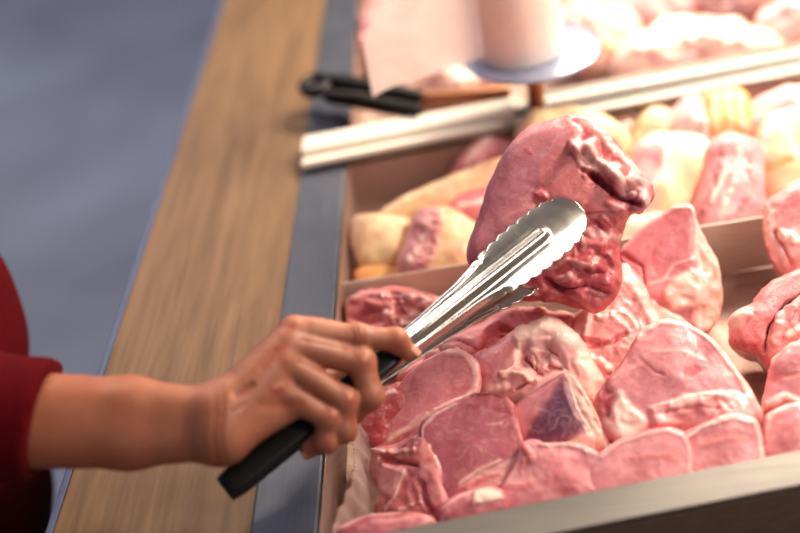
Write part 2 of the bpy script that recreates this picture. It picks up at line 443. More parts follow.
UP = T_(0, 0, 1)
TOCAM = -VIEW
piece_id = [0]
def meat(name, label, outline, z=None, d=None, n=None, thick=.035, bulge=.006, edge=.3, taper=.12, ext=None,
         base='lean', side='fat', rim=.0, rimw=.06, lump=.0022, fold=.0011, feats=(), crop=None, mat=None,
         cat='raw pork', group=None, seg=150, rings=56, smoothmid=.5, seed=None, vein=.10, grow=1.0, light=0.0):
    """outline in (x, y) of the photograph frame, laid out on the plane (n) through the piece's own depth, then turned into a solid"""
    piece_id[0] += 1
    sd = seed if seed is not None else piece_id[0]
    def cv(p):
        p = np.asarray(p, float)
        if crop: p = np.stack([crop[0] + p[:, 0] / crop[2], crop[1] + p[:, 1] / crop[2]], 1)
        return p
    o2 = cv(outline); c2 = o2.mean(0); o2 = c2 + (o2 - c2) * grow
    P0 = at_z(c2[0], c2[1], z) if z is not None else at_d(c2[0], c2[1], d)
    toc = unit(CAM - P0)
    n = unit(n) if n is not None else unit(toc * .6 + UP * .5)
    U = unit(np.cross(T_(0, 1, 0) if abs(n[1]) < .9 else T_(0, 0, 1), n)); Vv = np.cross(n, U)
    def loc(p2):
        q = np.array([at_plane(a, b, P0, n) for a, b in p2]) - P0
        return np.stack([q @ U, q @ Vv], 1)
    O = resample_closed(catmull(loc(o2), 160), seg)
    # make counter-clockwise
    ar = np.sum(O[:, 0] * np.roll(O[:, 1], -1) - O[:, 1] * np.roll(O[:, 0], -1))
    if ar < 0: O = O[::-1]
    ctr = O.mean(0)
    size = math.sqrt(abs(ar) / 2)
    re = min(edge * size * .5, thick * .45)
    a = min(.45, re / (size * .55))
    e = unit(ext) if ext is not None else -n
    prof = []
    nt_ = int(rings * .62)
    for k in range(nt_):
        prof.append(((1 - a) * (k / (nt_ - 1)) ** .8, 0))
    nr = int(rings * .16)
    for k in range(1, nr + 1):
        ph = math.pi / 2 * k / nr
        prof.append((1 - a + a * math.sin(ph), re * (1 - math.cos(ph))))
    ns = int(rings * .14)
    for k in range(1, ns + 1):
        prof.append((1 - taper * (k / ns), re + (thick - re * 1.5) * k / ns))
    nb = max(5, int(rings * .12))
    for k in range(1, nb + 1):
        ph = math.pi / 2 * k / nb
        prof.append(((1 - taper) * math.cos(ph), thick - re * .5 + re * .5 * math.sin(ph)))
    prof = prof[1:]
    rho = np.array([p[0] for p in prof]); dep = np.array([p[1] for p in prof])
    topz = bulge * np.clip(1 - rho ** 2, 0, 1) * (dep < re * 1.001)
    G = (P0 + ctr[0] * U + ctr[1] * Vv) + (rho[:, None, None] * ((O - ctr)[None, :, 0:1] * U + (O - ctr)[None, :, 1:2] * Vv)) \
        + topz[:, None, None] * n + dep[:, None, None] * e
    m_, s_ = G.shape[:2]
    top0 = P0 + ctr[0] * U + ctr[1] * Vv + bulge * n
    flat = G.reshape(-1, 3)
    px = project(flat)
    RHO = np.repeat(rho, s_); DEP = np.repeat(dep, s_)
    istop = sstep((re * 1.6 - DEP) / (re * .8 + 1e-9))
    ppm = F / np.dot(P0 - CAM, VIEW)
    def normals(G):
        du = np.gradient(G, axis=0); dv = (np.roll(G, -1, 1) - np.roll(G, 1, 1)) / 2
        nn = np.cross(du, dv); l = np.linalg.norm(nn, axis=2, keepdims=True); l[l < 1e-12] = 1
        return nn / l
    # colours
    col = np.tile(PAL[base], (len(flat), 1))
    s3 = flat * 1.0 + sd * 3.71
    wobble = fbm(s3 * 60, 2)
    wside = sstep((RHO + wobble * .06 - (1 - rimw if rim > 0 else .97)) / .05)
    wside = np.maximum(wside * (rim if rim > 0 else .0), sstep((DEP - re * .55 + wobble * re * .5) / (re * .5)))
    col = col * (1 - wside[:, None]) + PAL[side] * wside[:, None]
    # side streaks of muscle
    st = sstep((fbm(s3 * T_(35, 35, 60), 3) - .05) / .5) * wside * .55
    red = PAL['salmon']
    col = col * (1 - st[:, None]) + red * st[:, None]
    # broad variation and veins on the face
    bv = fbm(s3 * 28, 2)
    col = col * (1 + .30 * bv[:, None] * T_(.6, 1.2, 1.1) + .16 * fbm(s3 * 110 + 5, 2)[:, None] * T_(.5, 1.1, 1.0))
    vn = np.abs(fbm(s3 * 26 + 9.1, 2)); vw = sstep((.045 - vn) / .045) * vein * (1 - wside)
    col = col * (1 - vw[:, None]) + PAL['fat'] * vw[:, None]
    H = np.zeros(len(flat)); rough = np.ones(len(flat))
    rough *= 1 - smoothmid * (1 - wside) * istop
    for ft in feats:
        kind, pts, colr, w, amp = ft[:5]
        lumpy = ft[5] if len(ft) > 5 else 0
        pts = cv(pts); w = w / (crop[2] if crop else 1)
        X = px + np.stack([gnoise(s3 * 90 + 3), gnoise(s3 * 90 + 31)], 1) * min(w, 8) * .45
        if kind == 'line': W_ = sstep((1 - seg_dist(X, pts) / (w * (1.05 + .7 * gnoise(s3 * 70 + 11)))) * 1.15)
        else: W_ = sstep(.5 + poly_sd(X, pts) / (2 * w))
        W_ = W_ * istop
        if colr is not None:
            col = col * (1 - W_[:, None]) + PAL[colr] * W_[:, None]
        hh = amp * (.6 if amp > 0 and kind == 'line' else 1)
        amp = hh
        if lumpy: 
            hh = amp * (1 + lumpy * gnoise(s3 * 75)); rough = rough * (1 - W_) + W_ * (1 + lumpy * .6)
        elif kind == 'poly': rough = rough * (1 - W_ * .6)
        H = H + W_ * hh
    Nn = normals(G)
    if np.mean(Nn[:nt_ // 2] @ n) < 0: Nn = -Nn
    G = G + (H.reshape(m_, s_, 1)) * (n * .5 + Nn * .5)
    Nn = normals(G)
    if np.mean(Nn[:nt_ // 2] @ n) < 0: Nn = -Nn
    q = s3
    wp = q + .006 * np.stack([gnoise(q * 45), gnoise(q * 45 + 7), gnoise(q * 45 + 13)], 1)
    ns_ = lump * gnoise(wp * 38) + (fold * (1 - np.abs(gnoise(wp * 105)) * 2.2) + fold * .5 * gnoise(q * 210)) * rough
    G = G + ns_.reshape(m_, s_, 1) * Nn
    G = G.copy(); G[..., 2] = np.maximum(G[..., 2], ZB + .0012)
    G[..., 0] = np.maximum(G[..., 0], XS + .005)
    if G[..., 1].mean() < .1: G[..., 1] = np.where(G[..., 2] < .0005, np.maximum(G[..., 1], front_t(G[..., 0]) + .001), G[..., 1])
    # tiny relief shapes the surface only; groove strokes also carry darker colours
    V = np.vstack([top0[None] + 0 * n, G.reshape(-1, 3), (G[-1].mean(0))[None]])
    V[0] = G[0].mean(0)
    C = np.vstack([col[:s_].mean(0)[None], col, col[-s_:].mean(0)[None]])
    C = C + (1 - C) * light
    C = np.clip(C, 0.005, .95)
    Fc = [(0, 1 + j, 1 + (j + 1) % s_) for j in range(s_)]
    base_i = np.arange(m_ * s_).reshape(m_, s_) + 1
    a_ = base_i[:-1]; b_ = base_i[1:]
    qs = np.stack([a_, b_, np.roll(b_, -1, 1), np.roll(a_, -1, 1)], -1).reshape(-1, 4)
    Fc += qs.tolist()
    last = len(V) - 1
    Fc += [(last, base_i[-1, (j + 1) % s_], base_i[-1, j]) for j in range(s_)]
    ob = mesh_obj(name, V, Fc, mat or MEAT, None, True, C)
    tag(ob, label, cat, group)
    return ob

exec_after = []
CF = (300, 330, 2.5); CG = (540, 280, 2.108); CT = (560, 60, 2.22); CH = (460, 290, 4.444); CR_ = (700, 170, 2.66); CA = (360, 100, 1.777)
NU = unit(T_(0, -.45, .85)); NL = unit(T_(-.3, -.5, .8)); NR = unit(T_(.3, -.5, .8))

# ------------------------------------------------------------------ pork in the near pan
GRP = None
meat('pork_chop', 'pale pink oval pork slice with a white fat rim below the tongs', crop=CF,
     outline=[(185, 330), (190, 270), (205, 225), (235, 160), (270, 108), (320, 70), (370, 50), (410, 55), (440, 80), (450, 120), (440, 165), (410, 220), (360, 290), (260, 330)],
     z=-.006, n=(-.12, -.55, .83), thick=.03, bulge=.002, edge=.08, grow=1.02, base='pink', side='pale', rim=.0, lump=.001, fold=0.00038, smoothmid=.7, vein=0.050,
     feats=[('line', [(372, 54), (412, 62), (436, 88), (440, 125), (425, 160), (385, 186), (330, 208), (285, 235), (230, 268)], 'fat', 14, .0012, .8),
            ('line', [(415, 75), (430, 100)], 'salmon', 5, .0008), ('line', [(350, 190), (300, 215)], 'salmon', 7, 0),
            ('line', [(198, 240), (215, 205), (232, 165)], 'pale', 8, .0005)])
meat('pork_chop', 'dark pink shiny pork slice with a thin fat edge, nearest the corner of the pan', crop=CF,
     outline=[(302, 300), (302, 240), (330, 208), (385, 182), (435, 160), (480, 160), (515, 168), (535, 190), (537, 215), (548, 255), (562, 300), (556, 340), (520, 385), (450, 400), (400, 415), (350, 440), (310, 415)],
     z=.002, n=(-.05, -.50, .86), thick=.034, bulge=.002, edge=.08, grow=1.03, base='rose', side='pale', lump=.001, fold=0.00045, smoothmid=.6, vein=0.060,
     feats=[('line', [(304, 300), (306, 245), (335, 212), (390, 186)], 'fat', 5, .0008), ('line', [(430, 164), (480, 160), (512, 168)], 'wine', 6, .0003),
            ('poly', [(516, 172), (534, 190), (534, 215), (518, 205)], 'red', 4, .001),
            ('poly', [(400, 392), (450, 350), (520, 322), (558, 305), (562, 335), (520, 385), (450, 402)], 'pale', 8, -.001, .8),
            ('line', [(400, 385), (440, 352), (500, 325)], 'fat', 5, .0008), ('line', [(470, 238), (505, 232)], 'pale', 4, .0006),
            ('line', [(420, 395), (455, 372), (500, 360)], 'salmon', 10, .0006, 1), ('line', [(320, 360), (360, 415)], 'deep', 9, -.0004)])
meat('pork_piece', 'folded reddish pork trimming in the left corner under the dark slice', crop=CF,
     outline=[(168, 300), (185, 284), (230, 280), (290, 240), (330, 260), (360, 350), (370, 430), (345, 470), (260, 480), (190, 480), (178, 440), (190, 400), (165, 350)],
     z=-.015, n=(-.35, -.45, .82), thick=.035, bulge=.005, edge=.3, base='salmon', side='pale', lump=.003, fold=0.00120, mat=MEAT_ROUGH,
     feats=[('line', [(175, 300), (230, 305), (285, 300)], 'pale', 9, .003, 1), ('line', [(200, 318), (260, 332), (295, 340)], 'red', 8, -.003),
            ('poly', [(205, 330), (262, 352), (232, 420), (192, 400)], 'blush', 9, .003), ('line', [(262, 352), (236, 420), (215, 450)], 'fat', 4, .0012),
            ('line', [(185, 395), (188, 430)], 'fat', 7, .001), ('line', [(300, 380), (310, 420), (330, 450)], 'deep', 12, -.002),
            ('line', [(250, 450), (300, 430)], 'pale', 7, .002, 1)])
meat('pork_piece', 'flat dark pink strip of pork lying along the pan corner by the rail', crop=CF,
     outline=[(80, 505), (110, 482), (160, 462), (220, 452), (290, 452), (335, 468), (320, 500), (230, 540), (120, 545)],
     z=-.006, n=(0, -.35, .93), thick=.022, bulge=.003, edge=.3, base='rose', side='pink', lump=.0014, fold=0.00045,
     feats=[('line', [(90, 500), (160, 466), (250, 455)], 'pale', 6, .0006), ('line', [(180, 480), (290, 470)], 'pink', 12, .0005)])
meat('pork_piece', 'small pork piece with a bright white fat patch against the near rail', crop=CF,
     outline=[(345, 470), (345, 435), (375, 412), (420, 395), (470, 386), (508, 398), (516, 440), (460, 480), (390, 490)],
     z=-.006, n=(.05, -.42, .9), thick=.03, bulge=.004, edge=.3, base='rose', side='salmon', lump=.0016, fold=0.00060,
     feats=[('poly', [(428, 440), (436, 402), (470, 394), (500, 404), (506, 420), (470, 432)], 'cream', 6, .0016, .4), ('line', [(352, 446), (400, 414), (430, 404)], 'pale', 5, .0006)])
meat('pork_chunk', 'faceted pork chunk with a painted purplish shade and peach fat edge amid the pile', crop=CF,
     outline=[(528, 215), (545, 180), (590, 145), (630, 120), (664, 104), (690, 122), (716, 160), (742, 210), (765, 262), (772, 300), (700, 330), (600, 320), (555, 290)],
     z=.004, n=(-.15, -.66, .70), thick=.04, bulge=.006, edge=.10, base='rose', side='peach', lump=.0012, fold=0.00045, vein=0.030, smoothmid=.7,
     feats=[('poly', [(672, 100), (700, 128), (745, 205), (790, 300), (735, 330), (722, 250), (684, 190), (662, 130)], 'peach', 12, -.004, .4),
            ('poly', [(650, 128), (676, 150), (690, 195), (720, 240), (690, 262), (640, 285), (560, 280), (572, 240), (612, 190)], 'purple_shade', 22, -.002),  # bluish ambient shade painted into the colour of this face
            ('line', [(664, 106), (676, 140), (690, 190), (722, 245)], 'fat', 4, .0016), ('poly', [(530, 220), (545, 185), (600, 150), (650, 118), (612, 180), (575, 235), (560, 270)], 'pink', 10, .0018),
            ('poly', [(660, 290), (700, 262), (760, 250), (772, 300), (700, 305)], 'peach', 8, .001, 1)])
meat('pork_chunk', 'pork chunk with a thick knobbly cream fat ridge behind the purplish piece', crop=CH,
     outline=[(60, 430), (55, 320), (90, 270), (140, 235), (200, 195), (255, 165), (300, 150), (350, 120), (395, 112), (450, 135), (520, 190), (560, 245), (595, 310), (628, 385), (620, 460), (600, 540), (480, 580), (250, 560), (110, 500)],
     z=.006, n=(-.12, -.62, .77), thick=.05, bulge=.008, edge=.35, base='pale', side='peach', lump=.003, fold=0.00090, vein=0.025, smoothmid=.45,
     feats=[('poly', [(60, 440), (60, 300), (130, 245), (240, 185), (262, 240), (240, 300), (190, 350), (110, 440)], 'pink', 22, .002),
            ('line', [(285, 190), (350, 150), (400, 140), (450, 170), (500, 235), (560, 310), (590, 400), (590, 470)], 'cream', 62, .006, .7),
            ('poly', [(262, 260), (300, 235), (420, 240), (460, 300), (470, 350), (380, 370), (320, 380), (258, 330)], 'pale', 18, -.006, 1),
            ('line', [(290, 300), (325, 345), (350, 370)], 'red', 20, -.003, 1), ('line', [(400, 330), (440, 355)], 'salmon', 22, -.002),
            ('line', [(265, 250), (252, 320), (200, 370)], 'cream', 9, .0025), ('line', [(200, 380), (280, 370), (330, 400)], 'fat', 26, .003, 1.2),
            ('line', [(250, 440), (300, 410)], 'deep', 14, -.002), ('line', [(320, 290), (325, 340)], 'cream', 9, .003),
            ('line', [(130, 440), (210, 430)], 'fat', 24, .001, .8)])
meat('pork_chunk', 'glistening pink pork chunk with a red hollow just below the tong ends', crop=CH,
     outline=[(-120, 300), (-110, 230), (-30, 190), (30, 160), (100, 118), (180, 78), (250, 55), (340, 58), (420, 75), (500, 88), (545, 140), (560, 230), (460, 290), (300, 330), (100, 350), (-40, 340)],
     z=-.004, n=(-.08, -.5, .86), thick=.045, bulge=.008, edge=.35, base='pink', side='salmon', lump=.0035, fold=0.00105,
     feats=[('poly', [(110, 180), (170, 145), (235, 175), (225, 200), (160, 215), (100, 270), (60, 285)], 'red', 14, -.008),
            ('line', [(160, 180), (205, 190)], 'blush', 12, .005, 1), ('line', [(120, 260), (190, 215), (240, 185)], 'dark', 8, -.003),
            ('line', [(340, 95), (400, 70), (470, 95), (490, 120)], 'fat', 20, .003, 1), ('line', [(0, 230), (80, 260)], 'deep', 14, -.003, 1), ('line', [(-60, 250), (20, 290)], 'pale', 10, .002, 1)])
meat('pork_chunk', 'ragged salmon pork chunk with a pale bone edge right of the fat ridge', outline=[(556, 345), (566, 318), (585, 303), (605, 296), (622, 262), (640, 272), (652, 300), (664, 330), (660, 352), (640, 372), (612, 392), (602, 412), (588, 400), (572, 372)],
     z=-.010, n=(.05, -.5, .86), thick=.045, bulge=.008, edge=.3, base='blush', side='pale', lump=.003, fold=0.00135, mat=MEAT_ROUGH,
     feats=[('line', [(622, 262), (636, 290), (656, 322)], 'cream', 7, .003, .3), ('line', [(582, 300), (588, 318), (586, 335)], 'fat', 5, .002, 1),
            ('line', [(576, 338), (600, 345), (625, 335)], 'red', 5, -.003), ('line', [(580, 352), (600, 360), (612, 372)], 'fat', 6, .002, 1),
            ('line', [(600, 318), (622, 314), (645, 330)], 'fat', 6, .002, 1.2), ('line', [(570, 328), (578, 345)], 'deep', 4, -.002), ('line', [(590, 375), (602, 390)], 'red', 5, -.002)])
meat('pork_chop', 'thick pork chop with magenta cut face and fatty side before the divider', crop=CT,
     outline=[(130, 430), (155, 400), (200, 358), (250, 325), (290, 322), (312, 368), (342, 420), (356, 460), (364, 520), (350, 580), (318, 612), (290, 590), (240, 590), (190, 545), (160, 510), (150, 470)],
     z=.0, n=(-.1, -.72, .68), thick=.045, bulge=.003, edge=.10, base='pink', side='peach', lump=.0018, fold=0.00060, smoothmid=.6, vein=0.050,
     feats=[('poly', [(300, 345), (325, 370), (372, 460), (372, 580), (310, 620), (300, 560), (318, 500), (300, 430)], 'peach', 12, -.005, .5),
            ('line', [(250, 327), (290, 326), (306, 368), (306, 430), (318, 490)], 'fat', 7, .0018), ('poly', [(240, 490), (290, 465), (335, 480), (320, 540), (250, 560), (232, 520)], 'cream', 9, .004, .9),
            ('line', [(190, 500), (230, 490), (250, 455), (300, 440)], 'fat', 5, .001), ('poly', [(170, 520), (230, 530), (240, 590), (190, 560)], 'pink', 9, -.001),
            ('line', [(215, 400), (205, 450), (220, 480)], 'salmon', 8, -.0004), ('line', [(140, 432), (185, 460), (190, 500)], 'deep', 8, -.0025)])
meat('pork_chunk', 'smooth pink pork lump wedged between ragged chunk and thick chop', outline=[(618, 262), (630, 255), (645, 262), (655, 290), (668, 312), (690, 322), (700, 340), (670, 350), (645, 340), (625, 300)],
     z=-.022, n=(0, -.5, .86), thick=.03, bulge=.006, base='peach', side='salmon', lump=.002, fold=0.00060)
meat('pork_roast', 'largest pork roast in the pan with pink grain and a pale fatty lower edge', crop=CG,
     outline=[(108, 262), (130, 225), (155, 190), (182, 145), (205, 112), (255, 82), (310, 86), (350, 112), (392, 155), (430, 205), (458, 255), (470, 300), (455, 340), (400, 345), (300, 350), (200, 350), (150, 335), (120, 300)],
     z=.008, n=(0, -.52, .85), thick=.05, bulge=.007, edge=.12, base='pink', side='pale', lump=.0020, fold=0.00068, smoothmid=.6, vein=0.060,
     feats=[('line', [(205, 118), (255, 90), (310, 94), (350, 120), (395, 170), (440, 235), (462, 290)], 'fat', 9, .0012, .8),
            ('line', [(150, 205), (185, 155), (205, 125)], 'salmon', 10, .001), ('poly', [(108, 262), (140, 215), (160, 240), (150, 300), (125, 296)], 'deep', 8, -.002, 1),
            ('poly', [(140, 300), (170, 235), (200, 270), (230, 300), (200, 330), (165, 345)], 'cream', 8, .002, .8),
            ('line', [(170, 260), (150, 300)], 'pale', 10, .002, 1),
            ('poly', [(228, 272), (300, 250), (380, 240), (440, 246), (462, 280), (440, 300), (330, 310), (240, 310)], 'blush', 9, .004, 1),
            ('line', [(235, 268), (310, 246), (420, 240)], 'fat', 6, .002, 1), ('line', [(210, 165), (240, 195), (262, 200)], 'salmon', 6, -.0008),
            ('poly', [(300, 190), (325, 178), (342, 190), (325, 205), (302, 204)], 'red', 5, -.0006), ('line', [(238, 150), (300, 150), (350, 170)], 'pale', 6, .0006),
            ('line', [(240, 285), (330, 270), (400, 275)], 'salmon', 6, -.001)])
meat('pork_chop', 'rounded pink pork slice leaning on the near rail below the large roast', crop=CG,
     outline=[(110, 420), (125, 372), (160, 345), (210, 325), (265, 314), (300, 325), (318, 360), (316, 400), (300, 440), (230, 470), (130, 470)],
     z=-.003, n=(-.02, -.46, .88), thick=.028, grow=1.06, bulge=.002, edge=.07, base='pink', side='salmon', lump=.001, fold=0.00045, smoothmid=.6, vein=0.100,
     feats=[('line', [(130, 372), (165, 346), (215, 326), (270, 318), (302, 332), (316, 362), (312, 400)], 'pale', 7, .001), ('line', [(180, 380), (240, 370), (290, 380)], 'salmon', 9, .0004)])
meat('pork_chop', 'squarish pink pork slice with a crease against the rail, directly under the roast edge', crop=CG,
     outline=[(300, 430), (318, 375), (305, 325), (350, 302), (410, 284), (452, 296), (464, 330), (470, 380), (440, 410), (350, 440)],
     z=-.004, n=(.02, -.46, .88), thick=.028, grow=1.06, bulge=.002, edge=.07, base='pink', side='salmon', lump=.0012, fold=0.00052, vein=0.110,
     feats=[('line', [(308, 330), (355, 305), (410, 288), (450, 300)], 'fat', 6, .001, 1), ('line', [(452, 300), (464, 335), (466, 380)], 'fat', 7, .001), ('line', [(340, 350), (400, 335), (440, 340)], 'salmon', 8, .0004)])
meat('pork_piece', 'wide deep pink pork piece with ragged top along the rail, under the purplish chunk', outline=[(498, 505), (503, 486), (512, 470), (520, 456), (526, 444), (538, 442), (552, 446), (572, 442), (592, 450), (602, 468), (606, 492), (560, 510), (520, 518)],
     z=-.004, n=(0, -.46, .88), thick=.03, grow=1.06, bulge=.004, edge=.14, base='pink', side='salmon', lump=.0022, fold=0.00075, vein=0.100,
     feats=[('line', [(525, 448), (530, 458), (520, 470)], 'salmon', 5, .002, 1), ('line', [(540, 446), (572, 445), (595, 455)], 'pale', 4, .0012, 1),
            ('line', [(505, 490), (530, 482)], 'salmon', 5, .0006)])
meat('pork_chop', 'pink pork slice touching the rail at the right edge of the photo', outline=[(762, 462), (764, 440), (766, 415), (780, 405), (800, 400), (825, 402), (826, 450), (795, 462)],
     z=-.004, n=(.02, -.46, .88), thick=.028, bulge=.003, base='pink', side='salmon', lump=.0012, fold=0.00045,
     feats=[('line', [(766, 440), (768, 415), (785, 404), (815, 402)], 'fat', 4, .0012), ('line', [(772, 430), (800, 422)], 'salmon', 5, .0004)])
meat('pork_chunk', 'pink pork block with a pale fat ridge at its foot, at the right edge', outline=[(764, 408), (768, 380), (774, 358), (788, 345), (806, 336), (830, 332), (832, 400), (800, 414), (775, 418)],
     z=.004, n=(-.05, -.55, .82), thick=.04, bulge=.005, base='pink', side='pale', lump=.002, fold=0.00075, vein=0.075,
     feats=[('line', [(768, 404), (785, 398), (808, 402)], 'fat', 6, .003, 1), ('line', [(775, 380), (800, 372)], 'salmon', 8, -.001), ('line', [(772, 362), (780, 350), (800, 340)], 'cream', 4, .001, 1),
            ('line', [(766, 412), (780, 408), (800, 410)], 'deep', 3, -.002)])
meat('pork_chunk', 'red and pink pork chunk with a white fat nub, pointing at the bare pan floor', outline=[(727, 330), (734, 314), (748, 305), (757, 293), (770, 279), (786, 270), (810, 262), (830, 270), (830, 345), (790, 360), (770, 368), (757, 352), (742, 348), (730, 342)],
     z=-.006, n=(-.15, -.5, .84), thick=.045, bulge=.008, base='salmon', side='pale', lump=.0028, fold=0.00120, mat=MEAT_ROUGH,
     feats=[('poly', [(727, 326), (735, 308), (748, 304), (750, 316), (738, 328)], 'cream', 4, .003, .8), ('poly', [(758, 296), (775, 280), (800, 272), (795, 300), (770, 318), (756, 318)], 'pink', 6, .001),
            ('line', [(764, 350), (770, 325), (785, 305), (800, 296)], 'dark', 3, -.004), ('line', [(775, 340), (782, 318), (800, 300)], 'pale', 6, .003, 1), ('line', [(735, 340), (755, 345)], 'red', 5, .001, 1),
            ('line', [(788, 335), (800, 328)], 'cream', 6, .002, 1)])
meat('pork_chunk', 'pale pink rounded pork chunk with hanging fat shreds, topmost at the right edge', outline=[(763, 222), (765, 200), (776, 190), (790, 181), (806, 176), (834, 180), (836, 262), (800, 278), (784, 272), (774, 258), (768, 246)],
     z=.018, n=(-.1, -.6, .79), thick=.045, bulge=.01, base='pale', side='pink', lump=.0028, fold=0.00097, vein=0.150,
     feats=[('line', [(767, 205), (770, 225), (768, 245)], 'cream', 5, .002, 1), ('poly', [(780, 190), (810, 182), (815, 220), (785, 225)], 'pink', 8, .001), ('line', [(774, 232), (785, 248), (790, 262)], 'red', 4, -.003),
            ('line', [(782, 236), (800, 240)], 'cream', 6, .003, 1), ('line', [(792, 262), (806, 255)], 'salmon', 6, .001)])
meat('pork_trimming', 'ragged red pork trimming in the far left corner, behind the tongs and knuckles', outline=[(342, 318), (347, 300), (360, 290), (378, 286), (396, 284), (414, 287), (434, 293), (458, 305), (470, 330), (440, 350), (395, 348), (355, 342)],
     z=-.016, n=(-.05, -.5, .86), thick=.04, bulge=.008, base='salmon', side='pale', lump=.004, fold=0.00165, mat=MEAT_ROUGH,
     feats=[('poly', [(352, 318), (366, 306), (386, 308), (384, 322), (360, 328)], 'deep', 5, -.006), ('line', [(350, 302), (365, 294), (385, 296)], 'blush', 5, .004, 1), ('line', [(388, 310), (400, 325), (415, 330)], 'pale', 6, .003, 1),
            ('line', [(400, 295), (425, 305), (445, 315)], 'pale', 6, .003, 1.2), ('line', [(395, 300), (402, 314)], 'red', 4, -.003)])
meat('pork_trimming', 'small red pork trimming between the fingertips and the oval slice', outline=[(358, 424), (366, 408), (372, 394), (386, 384), (402, 380), (408, 400), (396, 424), (382, 446), (366, 448)],
     z=-.014, n=(-.3, -.4, .86), thick=.03, bulge=.006, base='red', side='salmon', lump=.003, fold=0.00135, mat=MEAT_ROUGH,
     feats=[('line', [(366, 412), (380, 398), (395, 392)], 'pale', 4, .002, 1)])
meat('pork_piece', 'pink pork piece mostly hidden beneath the oval slice and the tongs', outline=[(395, 380), (410, 362), (436, 346), (462, 338), (486, 345), (492, 372), (470, 392), (430, 400)],
     z=-.022, n=(0, -.5, .86), thick=.03, bulge=.006, base='salmon', side='pale', lump=.003, fold=0.00120, mat=MEAT_ROUGH,
     feats=[('line', [(430, 352), (455, 350), (478, 358)], 'fat', 5, .002, 1), ('line', [(440, 360), (460, 366)], 'deep', 5, -.003)])

# pork held in the tongs
meat('pork_roast', 'large pork piece lifted in the tongs, smooth mauve on the left and ragged red below', crop=CA,
     outline=[(192, 290), (194, 250), (205, 215), (222, 170), (236, 128), (256, 96), (276, 70), (300, 46), (338, 36), (374, 22), (402, 31), (440, 56), (466, 84), (492, 118), (514, 145), (523, 165), (506, 192), (482, 198), (468, 232), (459, 285), (461, 330), (442, 364), (416, 378), (380, 366), (330, 356), (286, 352), (262, 325), (228, 312)],
     d=.897, n=unit(-VIEW * .96 + T_(-.22, 0, .12)), thick=.05, bulge=.008, edge=.16, taper=.25, base='red', side='red', lump=.0020, fold=0.00060, seg=220, rings=96, smoothmid=.35, vein=0.060,
     feats=[('poly', [(190, 300), (195, 245), (222, 165), (256, 96), (300, 46), (345, 36), (385, 58), (378, 75), (345, 100), (322, 150), (306, 190), (290, 260), (230, 310)], 'mauve', 14, .0035),
            ('poly', [(345, 98), (382, 78), (400, 110), (410, 150), (440, 160), (455, 200), (430, 220), (400, 190), (320, 175), (320, 145)], 'salmon', 16, .002),
            ('line', [(372, 35), (385, 52), (388, 72)], 'pale', 7, .001, 1),
            ('line', [(388, 88), (405, 84), (412, 110), (440, 125), (460, 150), (478, 165)], 'fat', 19, .008, 2.6),
            ('line', [(378, 92), (392, 110), (404, 128)], 'pale', 12, .005, 1.2), ('line', [(484, 142), (505, 160), (498, 190)], 'pale', 18, .008, 1.9),
            ('line', [(405, 30), (450, 80), (500, 130)], 'salmon', 16, .001, .6), ('line', [(440, 80), (470, 105), (495, 130)], 'fat', 6, .001, 1),
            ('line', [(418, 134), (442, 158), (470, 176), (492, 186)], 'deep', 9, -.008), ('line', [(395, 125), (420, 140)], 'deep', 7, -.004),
            ('line', [(440, 182), (462, 196), (470, 206)], 'salmon', 12, .004, 1), ('line', [(318, 168), (330, 172)], 'salmon', 10, .005, 1),
            ('line', [(388, 228), (420, 240), (450, 245), (472, 240)], 'pale', 9, .001, 1), ('poly', [(400, 205), (450, 205), (460, 228), (420, 235), (395, 222)], 'deep', 7, -.001, 1),
            ('poly', [(300, 320), (330, 290), (380, 250), (440, 250), (460, 290), (455, 340), (420, 372), (330, 352)], 'red', 14, .003, 1.6),
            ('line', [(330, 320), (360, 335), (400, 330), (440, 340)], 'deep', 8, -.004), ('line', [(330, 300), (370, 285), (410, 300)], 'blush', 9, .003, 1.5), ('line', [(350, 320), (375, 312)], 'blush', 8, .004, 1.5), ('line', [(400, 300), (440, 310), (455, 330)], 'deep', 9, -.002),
            ('line', [(385, 230), (396, 252), (400, 262)], 'blush', 5, .001), ('line', [(305, 300), (330, 290)], 'blush', 8, .003, 1), ('line', [(290, 330), (315, 345)], 'pale', 7, .002, 1),
            ('line', [(268, 120), (300, 90), (340, 60)], 'pink', 14, .0004), ('line', [(296, 92), (306, 96)], 'red', 5, .0006)])
# ------------------------------------------------------------------ tongs in the hand
TE = at_d(224, 488, .797); TT = at_d(580, 205, .876)
TL = np.linalg.norm(TT - TE); ta = (TT - TE) / TL
tcam = unit(CAM - (TE + TT) / 2); to0 = unit(tcam - ta * (tcam @ ta)); tw0 = np.cross(ta, to0)   # tw0: screen up-left or down-right
if project((TE + tw0 * .02)[None])[0][1] > project(TE[None])[0][1]: tw0 = -tw0                  # make it point up the picture
ang = math.radians(13)
to = to0 * math.cos(ang) + tw0 * math.sin(ang); tw = tw0 * math.cos(ang) - to0 * math.sin(ang)
def gap(t): return np.interp(t, [0, .3, .46, 1], [.0105, .013, .024, .058])
def hwid(t):
    b = np.interp(t, [0, .40, .55, .66, .74, .82, .90, .94, 1.0], [.0075, .0085, .0108, .0132, .0175, .0208, .0212, .0200, .0190])
    r = .0188; x = (t - (1 - r / TL)) * TL
    if x > 0: b = min(b, math.sqrt(max(r * r - x * x, 4e-6)))
    return b
